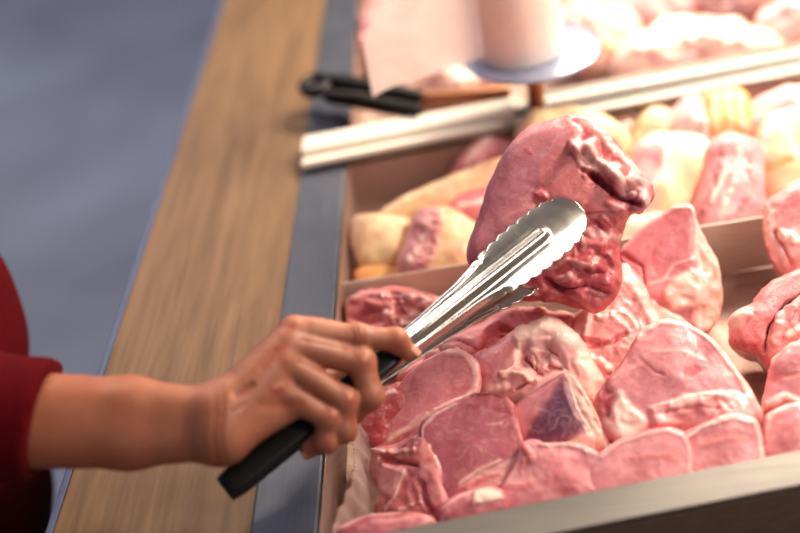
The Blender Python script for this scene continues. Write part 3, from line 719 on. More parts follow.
def tong_arm(parent, name, side):
    """side +1 the arm nearer the viewer, -1 the other"""
    ts = np.concatenate([np.linspace(.03, .7, 50), np.linspace(.705, .9995, 130)]); us = np.linspace(-1, 1, 41)
    V = []
    for t in ts:
        hw = hwid(t)
        sc = sstep((t - .70) / .05)
        hw = hw + sc * .0024 * (math.sqrt(abs(math.sin((t - .70) * TL / .0108 * math.pi))) - .6) * (1 if t < .97 else .35)
        c = TE + ta * (t * TL) + (to * 0 if side > 0 else -to * gap(t))
        head = sstep((t - .66) / .12)
        tipd = sstep((t - .90) / .10)
        for u in us:
            fl = (1 - head) * (-.0060 * sstep((abs(u) - .62) / .38)) + head * (-.0036 * (u * hw / .02) ** 2)
            wave = (1 - head) * .0005 * math.cos(u * 5.6) 
            bead = .0026 * math.exp(-(u * hw / .0036) ** 2) * sstep((.905 - t) / .02) * sstep((t - .45) / .1)
            groove = -.0006 * math.exp(-((abs(u * hw) - .0062) / .0022) ** 2) * sstep((.895 - t) / .03) * sstep((t - .45) / .1)
            h = fl + wave + bead + groove - .0006 * tipd ** 2
            hh = h if side > 0 else -h
            V.append(c + tw * (u * hw) + to * hh)
    o = mesh_obj(name, V, grid_faces(len(ts), len(us)), STEEL_TONG, parent)
    m = o.modifiers.new('sheet', 'SOLIDIFY'); m.thickness = .0009; m.offset = 0
    return o
tongs = empty('serving_tongs', TE, 'polished steel tongs with black handles gripping the lifted pork piece', 'tongs')
tong_arm(tongs, 'tong_arm', 1)
tong_arm(tongs, 'tong_arm', -1)
def handle(parent, side, t0, t1, name, mat, grow=0):
    V = []; ts = np.linspace(t0, t1, 26); K = 28
    for i, t in enumerate(ts):
        e = min(i, len(ts) - 1 - i); s = [0.80, .93, .985][e] if e < 3 else 1
        c = TE + ta * (t * TL) - (to * gap(t) if side < 0 else 0)
        hw = np.interp(t, [0, .1, .3, .46], [.0098, .0092, .0086, .0092]) * s + grow; hh = .0050 * s + grow * .6
        for k in range(K):
            a = 2 * math.pi * k / K
            cu, su = math.cos(a), math.sin(a)
            cu = math.copysign(abs(cu) ** .42, cu); su = math.copysign(abs(su) ** .42, su)
            V.append(c + tw * cu * hw + to * su * hh)
    Fc = grid_faces(len(ts), K, wrap_m=True) + [tuple(range(K)), tuple(range(len(V) - K, len(V)))]
    o = mesh_obj(name, V, Fc, mat, parent); fix_normals(o); return o
for s in (1, -1):
    h = handle(tongs, s, 0.0, .455, 'handle', BLACK)
    handle(h, s, .004, .105, 'end_cap', BLACK_GLOSS, .0004) if False else None
# ------------------------------------------------------------------ signed distance surfaces
def rcone(X, a, b, ra, rb):
    ab = b - a; L2 = ab @ ab
    t = np.clip((X - a) @ ab / L2, 0, 1)
    return np.sqrt(((X - a - t[..., None] * ab) ** 2).sum(-1)) - (ra + (rb - ra) * t)
def smin(a, b, k):
    h = np.clip(.5 + .5 * (b - a) / k, 0, 1)
    return b + (a - b) * h - k * h * (1 - h)
class Field:
    def __init__(s, lo, hi, h):
        s.lo = np.array(lo, float); s.h = h
        s.n = np.ceil((np.array(hi) - s.lo) / h).astype(int) + 1
        s.f = np.full(s.n, .05, np.float32)
        s.ax = [s.lo[i] + h * np.arange(s.n[i]) for i in range(3)]
    def sub(s, lo, hi):
        i0 = np.maximum(0, ((lo - s.lo) / s.h).astype(int)); i1 = np.minimum(s.n, ((hi - s.lo) / s.h).astype(int) + 2)
        sl = tuple(slice(a, b) for a, b in zip(i0, i1))
        X = np.stack(np.meshgrid(*[s.ax[k][sl[k]] for k in range(3)], indexing='ij'), -1)
        return sl, X
    def cone(s, a, b, ra, rb, k=.004):
        a = np.array(a, float); b = np.array(b, float); r = max(ra, rb) + k * 2 + .006
        sl, X = s.sub(np.minimum(a, b) - r, np.maximum(a, b) + r)
        if X.size == 0: return s
        s.f[sl] = smin(s.f[sl], rcone(X, a, b, ra, rb), k); return s
    def merge(s, o, k):
        s.f = smin(s.f, o.f, k); return s
def surface_nets(f, lo, h):
    s = f < 0
    c = [s[i:f.shape[0] - 1 + i, j:f.shape[1] - 1 + j, k:f.shape[2] - 1 + k] for i in (0, 1) for j in (0, 1) for k in (0, 1)]
    cnt = sum(x.astype(np.int8) for x in c)
    cell = (cnt > 0) & (cnt < 8)
    idx = np.argwhere(cell); ids = np.full(cell.shape, -1, np.int64); ids[cell] = np.arange(len(idx))
    acc = np.zeros((len(idx), 3)); num = np.zeros(len(idx))
    cor = [(i, j, k) for i in (0, 1) for j in (0, 1) for k in (0, 1)]
    for a in cor:
        for ax in range(3):
            if a[ax] == 0:
                b = list(a); b[ax] = 1
                fa = f[idx[:, 0] + a[0], idx[:, 1] + a[1], idx[:, 2] + a[2]]; fb = f[idx[:, 0] + b[0], idx[:, 1] + b[1], idx[:, 2] + b[2]]
                m = (fa < 0) != (fb < 0)
                t = np.where(m, fa / np.where(m, fa - fb, 1), 0)
                p = np.array(a)[None] + t[:, None] * (np.array(b) - np.array(a))[None]
                acc[m] += p[m]; num[m] += 1
    V = lo + h * (idx + acc / num[:, None])
    Q = []
    for ax in range(3):
        o1, o2 = [(1, 2), (2, 0), (0, 1)][ax]
        sl0 = [slice(1, -1)] * 3; sl1 = [slice(1, -1)] * 3
        sl0[ax] = slice(0, f.shape[ax] - 1); sl1[ax] = slice(1, f.shape[ax])
        A = s[tuple(sl0)]; B = s[tuple(sl1)]
        e = np.argwhere(A != B); flip = A[A != B]
        off = np.array([1, 1, 1]); off[ax] = 0; e = e + off
        def g(d1, d2):
            q = e.copy(); q[:, o1] -= d1; q[:, o2] -= d2
            return ids[q[:, 0], q[:, 1], q[:, 2]]
        q = np.stack([g(1, 1), g(0, 1), g(0, 0), g(1, 0)], 1)
        q[~flip] = q[~flip][:, ::-1]
        Q.append(q)
    return V, np.vstack(Q)
def vnormals(V, Q):
    n = np.cross(V[Q[:, 2]] - V[Q[:, 0]], V[Q[:, 3]] - V[Q[:, 1]])
    N_ = np.zeros_like(V)
    for k in range(4): np.add.at(N_, Q[:, k], n)
    l = np.linalg.norm(N_, axis=1, keepdims=True); l[l == 0] = 1
    return N_ / l
def relax(V, Q, it, lam=.5):
    E_ = np.vstack([Q[:, [0, 1]], Q[:, [1, 2]], Q[:, [2, 3]], Q[:, [3, 0]]])
    for _ in range(it):
        S = np.zeros_like(V); c = np.zeros(len(V))
        np.add.at(S, E_[:, 0], V[E_[:, 1]]); np.add.at(c, E_[:, 0], 1)
        np.add.at(S, E_[:, 1], V[E_[:, 0]]); np.add.at(c, E_[:, 1], 1)
        V = V + lam * (S / c[:, None] - V)
    return V

# ------------------------------------------------------------------ the person: one body, clothes as parts
def hp(px, py, off):
    """a joint: on the tongs' plane at that line of sight, lifted towards the viewer by off metres"""
    p = at_plane(px, py, TE, to0)
    return p + unit(CAM - p) * off
I = [hp(294, 331, .016), hp(358, 337, .0155), hp(396, 340, .0145), hp(409, 353, .0105)]
Mi = [hp(289, 344, .020), hp(361, 362, .0165), hp(370, 396, .0145), hp(352, 416, .000)]
Ri = [hp(284, 361, .021), hp(344, 401, .0170), hp(344, 430, .0120), hp(325, 441, -.001)]
Pi = [hp(278, 389, .019), hp(328, 418, .0160), hp(326, 441, .0110), hp(309, 449, .0025)]
WA = hp(217, 411, .020); WB = hp(217, 438, .018)
H = .00125
allp = np.array([*I, *Mi, *Ri, *Pi, WA, WB])
E1 = at_d(-20, 410, .815); E2 = at_d(-20, 428, .815)
F1 = at_d(130, 409, .797); F2 = at_d(130, 437, .797)
lo = np.minimum(allp.min(0), E1) - .035; hi = allp.max(0) + .035
lo[0] = at_d(-25, 415, .815)[0]
lo[1] = min(lo[1], E1[1] - .04); hi[1] = max(hi[1], E1[1] + .045); hi[2] = max(hi[2], E1[2] + .045)
fing = Field(lo, hi, H)
for ch, rs in ((I, (.0102, .0088, .0082, .0064)), (Mi, (.0098, .0098, .0094, .0076)), (Ri, (.0096, .0092, .0086, .0072)), (Pi, (.0094, .0086, .0080, .0066))):
    one = Field(lo, hi, H)
    for k in range(3):
        one.cone(ch[k], ch[k + 1], rs[k] * (.96 if k else .98), rs[k + 1], .003)
    # slight swelling at the middle joint, fleshy middle of the first segment
    for kk, rr in ((1, 1.03), (2, 1.01)):
        one.cone(ch[kk], ch[kk] + T_(.0003, 0, 0), rs[kk] * rr, rs[kk] * rr, .004)
    mid = ch[0] * .5 + ch[1] * .5 - unit(CAM - ch[0]) * .002
    one.cone(ch[0] * .75 + ch[1] * .25, mid, rs[0] * .95, rs[0] * .84, .006)
    fing.f = smin(fing.f, one.f, .0012)
# thumb, behind the handles
TH = [hp(236, 400, .004), hp(282, 372, -.020), hp(322, 378, -.034), hp(350, 366, -.036)]
th = Field(lo, hi, H)
for k, (ra, rb) in enumerate(((.0135, .0115), (.0108, .0092), (.0092, .0072))): th.cone(TH[k], TH[k + 1], ra, rb, .004)
palm = Field(lo, hi, H)
mc = [hp(222, 408, .018), hp(222, 417, .022), hp(222, 426, .022), hp(224, 436, .018)]
for (a, b, ra, rb) in ((mc[0], I[0], .0145, .0098), (mc[1], Mi[0], .0145, .0096), (mc[2], Ri[0], .0145, .0096), (mc[3], Pi[0], .0150, .0090)):
    palm.cone(a, b, ra, rb, .010)
palm.cone(hp(230, 434, .014), hp(284, 408, .013), .0150, .0115, .010)     # heel of the hand
palm.cone(hp(252, 385, .004), hp(290, 352, .004), .012, .010, .010)
for a in (I[0], Mi[0], Ri[0], Pi[0]):                                       # knuckles
    n_ = unit(CAM - a); palm.cone(a + n_ * .0022, a + n_ * .0025, .0082, .0082, .004)
# tendons fanning from the wrist
for a, q in ((I[0], (236, 400)), (Mi[0], (236, 410)), (Ri[0], (236, 419))):
    n_ = unit(CAM - a); b = hp(q[0], q[1], .0245)
    palm.cone(a + n_ * .0050, b + n_ * .0052, .0036, .0030, .004)
# wrist and forearm
arm = Field(lo, hi, H)
arm.cone(WA, WB, .0148, .0150, .01)
arm.cone(WA, F1, .0145, .0205, .010).cone(WB, F2, .0145, .0205, .010)
arm.cone(F1, E1, .0205, .0275, .010).cone(F2, E2, .0205, .0275, .010)
arm.cone(WB + unit(CAM - WB) * .004, WB + unit(CAM - WB) * .005, .0125, .0125, .008)
arm.merge(palm, .012)
arm.merge(th, .006)
arm.merge(fing, .0042)
SV, SQ = surface_nets(arm.f, arm.lo, H)
SV = relax(SV, SQ, 2, .5)
SN = vnormals(SV, SQ)
if np.mean(((SV - SV.mean(0)) * SN).sum(1)) < 0: SQ = SQ[:, ::-1]; SN = -SN
# creases and skin tone
spx = project(SV)
facing = sstep((SN @ unit(CAM - allp.mean(0)) + .1) / .4)
skin0 = srgb(172, 116, 94)
scol = np.tile(skin0, (len(SV), 1))
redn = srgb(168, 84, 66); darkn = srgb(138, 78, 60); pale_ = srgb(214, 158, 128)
disp = np.zeros(len(SV))
def sk(pts, w, amp, c=None, cw=1.0):
    global disp, scol
    W_ = sstep((1 - seg_dist(spx, np.array(pts, float)) / w)) * facing
    disp += W_ * amp
    if c is not None: scol = scol * (1 - (W_ * cw)[:, None]) + c * (W_ * cw)[:, None]
for c_, r in (((293, 322), 16), ((285, 348), 11), ((283, 361), 11), ((277, 389), 13)): sk([c_], r, 0, redn, .75)
for c_ in ((360, 338), (365, 361), (350, 399), (333, 415), (400, 340)): sk([c_], 10, 0, redn, .7)
for c_ in ((418, 357), (309, 450), (352, 418), (326, 442)): sk([c_], 9, 0, redn, .6)
sk([(281, 386), (276, 388)], 6, .0006, pale_, .4); sk([(292, 318), (296, 320)], 7, .0004, pale_, .4)
sk([(364, 360)], 6, .0004, pale_, .5); sk([(350, 398)], 5, .0004, pale_, .6); sk([(334, 414)], 5, .0004, pale_, .6)
# wrist folds
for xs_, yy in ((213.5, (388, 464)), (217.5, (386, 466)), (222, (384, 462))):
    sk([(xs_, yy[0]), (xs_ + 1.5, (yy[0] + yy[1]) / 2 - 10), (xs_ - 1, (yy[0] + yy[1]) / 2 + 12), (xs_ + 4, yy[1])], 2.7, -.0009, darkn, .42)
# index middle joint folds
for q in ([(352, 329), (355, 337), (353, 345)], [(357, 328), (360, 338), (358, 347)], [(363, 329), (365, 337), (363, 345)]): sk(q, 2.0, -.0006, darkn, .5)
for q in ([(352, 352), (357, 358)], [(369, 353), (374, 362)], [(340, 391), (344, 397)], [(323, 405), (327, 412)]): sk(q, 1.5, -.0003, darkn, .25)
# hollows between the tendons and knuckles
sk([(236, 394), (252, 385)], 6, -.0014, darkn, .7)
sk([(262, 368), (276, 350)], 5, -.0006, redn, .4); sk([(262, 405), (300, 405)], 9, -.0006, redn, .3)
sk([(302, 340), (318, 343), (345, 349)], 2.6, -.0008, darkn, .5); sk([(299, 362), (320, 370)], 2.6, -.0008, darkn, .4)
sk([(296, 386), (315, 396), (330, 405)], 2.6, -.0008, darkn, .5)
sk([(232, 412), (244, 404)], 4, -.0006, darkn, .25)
t1 = fbm(SV * 45, 3); scol = scol * (1 + .13 * t1[:, None] * T_(.6, 1, 1.1))
redarm = sstep((180 - spx[:, 0]) / 120) * .25; scol = scol * (1 - redarm[:, None]) + srgb(166, 98, 66) * redarm[:, None]
disp += .00012 * fbm(SV * 500, 2)
SV = SV + SN * disp[:, None]

# rest of the body (under and beyond the sleeve), coarse
sh = T_(-.43, -.30, .44)
BH = .010
el = at_d(-60, 416, .815)
bf = Field((-.88, -.50, -.92), (-.18, .45, .90), BH)
cx, cy = -.503, -.085
def bc(a, b, ra, rb, k=.03): bf.cone(a, b, ra, rb, k)
bc((cx, cy - .06, .0), (cx, cy + .06, .0), .085, .085); bc((cx + .02, cy - .07, .20), (cx + .02, cy + .07, .20), .088, .088)
bc((cx, cy - .10, .38), (cx, cy + .10, .38), .065, .065); bc((cx, cy - .05, .0), (cx + .02, cy - .06, .2), .085, .085); bc((cx, cy + .05, .0), (cx + .02, cy + .06, .2), .085, .085); bc((cx + .02, cy, .2), (cx, cy, .38), .085, .07)
bc((cx, cy, .40), (cx + .02, cy, .56), .07, .052); bc((cx + .02, cy, .56), (cx + .03, cy, .60), .052, .06)
bc((cx + .03, cy, .66), (cx + .02, cy, .70), .082, .088); bc((cx + .06, cy, .58), (cx + .05, cy, .64), .050, .06)
bc((cx + .115, cy, .635), (cx + .125, cy, .625), .012, .012, .01)
bc((cx, cy - .17, .42), tuple(el), .050, .036); bc((cx, cy + .17, .42), (cx - .04, cy + .25, .14), .050, .038); bc((cx - .04, cy + .25, .14), (cx - .07, cy + .25, -.10), .036, .024)
bc((cx - .07, cy + .25, -.10), (cx - .06, cy + .25, -.19), .028, .020)
for s_ in (-1, 1):
    bc((cx, cy + s_ * .07, -.09), (cx, cy + s_ * .09, -.45), .080, .055); bc((cx, cy + s_ * .09, -.45), (cx - .01, cy + s_ * .09, -.83), .052, .035); bc((cx, cy + s_ * .09, -.86), (cx + .12, cy + s_ * .1, -.875), .032, .024)
bc(tuple(el), tuple((E1 + E2) / 2), .036, .036, .01)
BV, BQ = surface_nets(bf.f, bf.lo, BH)
BV = relax(BV, BQ, 2)
BNn = vnormals(BV, BQ)
if np.mean(((BV - BV.mean(0)) * BNn).sum(1)) < 0: BQ = BQ[:, ::-1]
PV = np.vstack([SV, BV]); PQ = np.vstack([SQ, BQ + len(SV)])
PC = np.vstack([scol, np.tile(skin0, (len(BV), 1))])
PC = np.clip(PC, .01, .95)
person = mesh_obj('person', PV, PQ.tolist(), SKIN, None, True, PC)
tag(person, 'person in a dark red short-sleeved shirt reaching in from the left with steel tongs', 'person')

def child(name, V, Q, mat, parent):
    o = mesh_obj(name, V, Q if isinstance(Q, list) else Q.tolist(), mat, parent); return o
# shirt
SH = .004
sf = Field((-.70, -.46, -.25), (-.16, .30, .50), SH)
def sc_(a, b, ra, rb, k=.03): sf.cone(a, b, ra, rb, k)
hem = at_d(46, 418, .81); adir = unit(hem - at_d(-20, 418, .815))
sc_(tuple(el), tuple(hem + adir * .02), .0440, .0405, .008); 
sc_((cx, cy - .17, .42), tuple(el), .068, .046, .02)
sc_((cx, cy + .17, .42), (cx - .03, cy + .235, .20), .066, .056, .02)
TORSO = [((cx + .0, cy - .06, .33), (cx + .0, cy + .06, .33), .105, .105), ((cx + .040, cy - .05, .165), (cx + .040, cy + .055, .165), .104, .104), ((cx + .060, cy - .05, .035), (cx + .060, cy + .045, .035), .106, .106), ((cx + .045, cy, .165), (cx + .060, cy, .035), .104, .106),
         ((cx + .025, cy - .06, -.17), (cx + .025, cy + .06, -.17), .100, .100), ((cx + .025, cy - .06, -.17), (cx + .05, cy - .06, .035), .100, .104), ((cx + .025, cy, -.17), (cx + .060, cy, .035), .098, .106),
         ((cx + .040, cy - .05, .16), (cx + .01, cy - .06, .33), .106, .10), ((cx, cy - .12, .41), (cx, cy + .12, .41), .075, .075)]
for a, b, ra, rb in TORSO: sc_(a, b, ra, rb, .04)
X = np.stack(np.meshgrid(*sf.ax, indexing='ij'), -1)
f = sf.f
f = f + .0022 * np.sin(X[..., 2] * 60 + X[..., 1] * 25) * np.clip((X[..., 2] < .3), 0, 1) * .6
pl = ((X - hem) @ (R @ unit(T_(.986, -.164, 0)))) ; region = (np.linalg.norm(X - hem, axis=-1) < .075) & (X[..., 0] > hem[0] - .05)
f = np.where(region, np.maximum(f, pl), f)                      # the sleeve ends in a flat hem
inner = rcone(X, el, hem + adir * .05, .043, .0375)
#                 # and is hollow there
f = np.maximum(f, -(X[..., 2] + .22))
hv, hq = surface_nets(f, sf.lo, SH); hv = relax(hv, hq, 1, .4)
if np.mean(((hv - hv.mean(0)) * vnormals(hv, hq)).sum(1)) < 0: hq = hq[:, ::-1]
shirt = child('shirt', hv, hq, CLOTH, person); shirt['label'] = 'dark red knit shirt with an elbow-length sleeve'
bp = at_d(12, 272, .93)
# trousers and hair
tf = Field((-.68, -.34, -.90), (-.30, .18, -.08), .012)
for s_ in (-1, 1): tf.cone((cx + .0, cy + s_ * .075, -.16), (cx, cy + s_ * .09, -.84), .090, .065, .03)
tf.cone((cx + .012, cy - .05, -.17), (cx + .012, cy + .05, -.17), .092, .092, .03)
tv, tq = surface_nets(tf.f, tf.lo, .012)
if np.mean(((tv - tv.mean(0)) * vnormals(tv, tq)).sum(1)) < 0: tq = tq[:, ::-1]
child('trousers', tv, tq, TROUSER, person)
hf = Field((-.68, -.24, .45), (-.34, .08, .86), .008)
hf.cone((cx + .0, cy, .70), (cx + .02, cy, .72), .095, .095, .02); hf.cone((cx - .04, cy, .64), (cx - .05, cy, .55), .07, .05, .03)
hx = np.stack(np.meshgrid(*hf.ax, indexing='ij'), -1)
hf.f = np.maximum(hf.f, (hx[..., 0] - (cx + .085)) - (hx[..., 2] - .70) * .8)
av, aq = surface_nets(hf.f, hf.lo, .008)
if np.mean(((av - av.mean(0)) * vnormals(av, aq)).sum(1)) < 0: aq = aq[:, ::-1]
child('hair', av, aq, HAIR, person)
# button on the placket: put on the shirt's surface where the line of sight meets it
sn = vnormals(hv, hq); hpx = project(hv)
m_ = (np.abs(hpx[:, 0] - 10) < 8) & (np.abs(hpx[:, 1] - 272) < 8)
if m_.any():
    dist = np.linalg.norm(hv - CAM, axis=1); dist[~m_] = 9; k = dist.argmin(); bpos = hv[k]; bn = sn[k]
    if bn @ (CAM - bpos) < 0: bn = -bn
    bu = unit(np.cross(bn, UP)); bv_ = np.cross(bn, bu)
    V = []; K = 20
    for r_, z_ in ((.0001, .0022), (.0028, .0022), (.0034, .0030), (.0046, .0030), (.0052, .0020), (.0052, .0)):
        for q in range(K): V.append(bpos + bn * z_ + (bu * math.cos(q * 2 * math.pi / K) + bv_ * math.sin(q * 2 * math.pi / K)) * r_)
    child('button', V, grid_faces(6, K, wrap_m=True) + [tuple(range(K))], BUTTON, shirt)
# nails
def nail(tip, prev, dors, w, l, rad):
    ax_ = unit(tip - prev); dn = unit(dors - ax_ * (dors @ ax_)); sd_ = np.cross(ax_, dn)
    V = []
    for i in range(9):
        for j in range(9):
            u = i / 8 * 2 - 1; v = j / 8 * 2 - 1
            uu = u * math.sqrt(max(0, 1 - .28 * v * v)); 
            th_ = v * .85
            V.append(tip + ax_ * (uu * l * .5 + .0008) + dn * (math.cos(th_) * rad) + sd_ * (math.sin(th_) * rad * w))
    o = child('fingernail', V, grid_faces(9, 9), NAIL, person)
    m = o.modifiers.new('t', 'SOLIDIFY'); m.thickness = .0005
nail(I[3], I[2], (T_(.55, .1, .8)), 1.0, .009, .0062)
nail(Pi[3], Pi[2], unit(project_dir) if False else (CAM - Pi[3]) * .5 + T_(0, -.3, -.4), 1.0, .007, .0060)
# ------------------------------------------------------------------ rind-on cuts between divider and cross rail
def hock(name, label, outline, z, base='rind', side='peach', feats=(), n=None, thick=.035, bulge=.014, **kw):
    return meat(name, label, outline, z=z, n=n if n is not None else unit(T_(0, -.55, .83)), thick=thick, bulge=bulge, edge=.4, grow=1.10, light=.10, base=base, side=side,
                lump=.0038, fold=.0010, mat=RIND, feats=feats, seg=90, rings=40, vein=.05, smoothmid=.8, cat='raw pork', **kw)
hock('pork_hock', 'short yellowish cylindrical pork hock in the far left corner by the steel strip', [(354, 218), (370, 211), (390, 213), (409, 220), (415, 240), (410, 262), (385, 270), (362, 268), (354, 245)], -.018,
     feats=[('line', [(352, 225), (354, 260)], 'peach', 6, 0)])
hock('pork_trimming', 'small orange yellow rind sliver at the foot of the divider, left corner', [(355, 271), (372, 264), (398, 267), (405, 280), (380, 290), (358, 286)], -.036, base='orange', thick=.014, bulge=.004)
hock('pork_hock', 'cut pork hock with a striped pink left face and peach rind right of it', [(398, 268), (405, 238), (418, 214), (436, 206), (462, 213), (480, 232), (482, 268), (450, 284), (410, 284)], -.014,
     feats=[('poly', [(398, 268), (405, 238), (420, 210), (440, 206), (442, 230), (425, 284), (405, 284)], 'pink', 4, .001, 1), ('line', [(412, 262), (430, 222)], 'fat', 4, .001), ('line', [(424, 270), (438, 232)], 'salmon', 3, 0)])
hock('pork_hock', 'long peach pork shank lying diagonally in the left half of the second row', [(376, 216), (400, 198), (438, 182), (478, 164), (508, 156), (520, 172), (492, 194), (455, 212), (425, 220), (392, 222)], -.010, base='rind')
hock('pork_trimming', 'deep pink meaty trimming beside the lifted roast at its left', [(446, 218), (452, 200), (470, 190), (492, 188), (505, 204), (496, 224), (470, 232)], -.010, base='red', side='salmon', feats=[('line', [(460, 206), (485, 200)], 'fat', 4, .001)])
hock('pork_chunk', 'pink pointed pork chunk against the cross rail, left of the lifted roast', [(450, 172), (462, 148), (478, 130), (492, 125), (512, 138), (522, 160), (500, 174), (470, 178)], -.014, base='pink', side='pale', feats=[('line', [(465, 165), (490, 135)], 'fat', 5, .001), ('line', [(480, 165), (500, 150)], 'red', 5, 0)])
hock('pork_hock', 'yellow peach rounded hock behind the top of the lifted roast', [(520, 134), (526, 112), (548, 105), (585, 107), (615, 118), (626, 140), (600, 160), (550, 160)], .024, base='rind')
hock('pork_hock', 'cream pork piece with a pale pink cut face just right of the lifted roast', [(618, 212), (622, 180), (634, 150), (652, 133), (680, 130), (704, 138), (714, 150), (710, 172), (696, 200), (686, 222), (650, 232), (628, 230)], -.008, base='peach', side='rind',
     feats=[('poly', [(624, 175), (640, 145), (660, 138), (668, 160), (650, 190), (630, 195)], 'pink', 5, .001), ('poly', [(660, 175), (705, 150), (700, 190), (680, 220), (655, 215)], 'rind', 8, .001), ('line', [(668, 140), (664, 175), (645, 200)], 'cream', 5, .001)])
hock('pork_hock', 'flat cream rind piece lying behind the divider, below the cream cut', [(612, 240), (622, 222), (650, 212), (690, 208), (700, 222), (690, 240), (640, 250)], -.030, base='peach', thick=.018, bulge=.005)
hock('pork_chunk', 'tall marbled pink and red pork chunk standing behind the divider', [(688, 226), (697, 196), (706, 165), (712, 142), (728, 132), (750, 136), (762, 152), (766, 190), (764, 216), (735, 232), (705, 234)], -.006, base='pink', side='pale', thick=.04,
     feats=[('line', [(702, 215), (718, 175), (722, 145)], 'red', 5, 0, 1), ('line', [(720, 215), (735, 180), (740, 145)], 'fat', 4, .001, 1), ('line', [(740, 220), (752, 180), (750, 150)], 'salmon', 6, 0, 1), ('line', [(712, 200), (728, 165)], 'cream', 3, .001), ('line', [(728, 222), (748, 200)], 'red', 4, 0)])
hock('pork_chunk', 'narrow pink and white pork chunk left of the orange ribbed rind', [(665, 142), (672, 114), (686, 97), (702, 94), (714, 110), (718, 140), (700, 152), (678, 152)], -.012, base='pale', side='cream', feats=[('line', [(682, 140), (692, 104)], 'pink', 5, 0), ('line', [(698, 140), (704, 106)], 'salmon', 4, 0)])
hock('pork_hock', 'orange rind pork hock with soft vertical folds near the cross rail', [(702, 138), (700, 104), (712, 90), (732, 88), (748, 96), (752, 128), (738, 144), (716, 146)], -.008, base='orange', side='rind', feats=[('line', [(714, 96), (716, 138)], 'rind', 3, .002), ('line', [(728, 92), (730, 138)], 'rind', 3, .002), ('line', [(741, 96), (744, 134)], 'peach', 3, .002)])
hock('pork_chunk', 'pale pink pork chunk in the far right corner below the cross rail', [(744, 132), (748, 108), (766, 94), (795, 84), (830, 80), (836, 112), (800, 124), (770, 140)], -.012, base='pale', side='cream', feats=[('line', [(755, 125), (790, 100), (820, 95)], 'pink', 5, 0)])
hock('pork_hock', 'peach rind hock at the right edge behind the divider', [(758, 160), (762, 128), (776, 112), (800, 106), (836, 110), (838, 190), (805, 204), (775, 200), (762, 185)], -.004, base='rind', side='peach', feats=[('line', [(762, 160), (768, 130), (780, 115)], 'cream', 6, .001), ('line', [(768, 170), (790, 160)], 'orange', 5, -.002)])
hock('pork_hock', 'small pale yellow rind piece between the cream cut and the narrow chunk', [(628, 146), (636, 118), (654, 106), (674, 112), (678, 138), (660, 148), (640, 152)], -.018, base='rind', side='cream')
hock('pork_chunk', 'pale cream pork piece behind the right shoulder of the lifted roast', [(596, 144), (602, 118), (622, 108), (640, 112), (644, 136), (624, 154)], -.022, base='cream', side='peach')

# pale cuts heaped in the pan beyond the cross rail
def far(label, outline, z, base, side='cream', feats=(), name='pork_cut', **kw):
    return meat(name, label, outline, z=z, n=unit(T_(0, -.5, .86)), thick=.05, bulge=.014, edge=.35, grow=1.12, light=.12, base=base, side=side, lump=.009, fold=.003, mat=MEAT_ROUGH, feats=feats, seg=80, rings=36, **kw)
far('knobbly pale pork cut just right of the pale disc, beyond the cross rail', [(552, 22), (572, 4), (600, 2), (628, 10), (640, 34), (622, 54), (598, 60), (570, 48)], .004, 'peach', feats=[('line', [(570, 25), (600, 20)], 'salmon', 8, 0, 1), ('line', [(598, 45), (620, 48)], 'orange', 6, 0)])
far('wide cream pork cut lying along the cross rail in the far pan', [(618, 62), (632, 34), (668, 20), (712, 18), (752, 24), (776, 40), (772, 52), (730, 58), (680, 66), (640, 70)], .002, 'peach', feats=[('line', [(640, 50), (690, 40), (740, 40)], 'cream', 9, .003, 1), ('line', [(650, 60), (700, 54)], 'pink', 6, 0)])
far('deep red pork cut at the top of the photo, behind the cream cut', [(592, 6), (605, -16), (650, -24), (690, -14), (700, 8), (670, 22), (625, 22)], -.002, 'red', 'red')
far('pale pink pork cut in the top right corner of the photo', [(764, 24), (770, 2), (800, -10), (836, -8), (838, 26), (805, 38), (780, 36)], .004, 'pale', feats=[('line', [(775, 12), (810, 8)], 'pink', 8, 0)])
far('near-black unidentified piece at the top, left of the top right pork cut', [(698, 8), (704, -8), (730, -18), (768, -14), (772, 4), (748, 14), (716, 16)], -.004, 'wine', 'wine', name='dark_piece')  # dark stand-in, what it is remains unknown
far('small cream pork cut behind the paper roll at its right', [(548, -4), (560, -26), (596, -30), (604, -8), (585, 6), (560, 10)], -.006, 'peach')
far('salmon pork cut in the far pan left corner, beside the steel strip', [(358, 46), (362, 16), (384, 2), (412, 8), (420, 34), (402, 56), (376, 60)], -.010, 'salmon')
far('pale pork cut above the salmon one in the far left corner', [(360, 8), (366, -20), (392, -30), (420, -18), (424, 4), (400, 14), (374, 16)], -.012, 'pale')
far('cream pork cut under the hanging film, by the cross rail', [(420, 78), (434, 60), (470, 58), (500, 66), (505, 82), (470, 92), (436, 92)], -.014, 'peach')

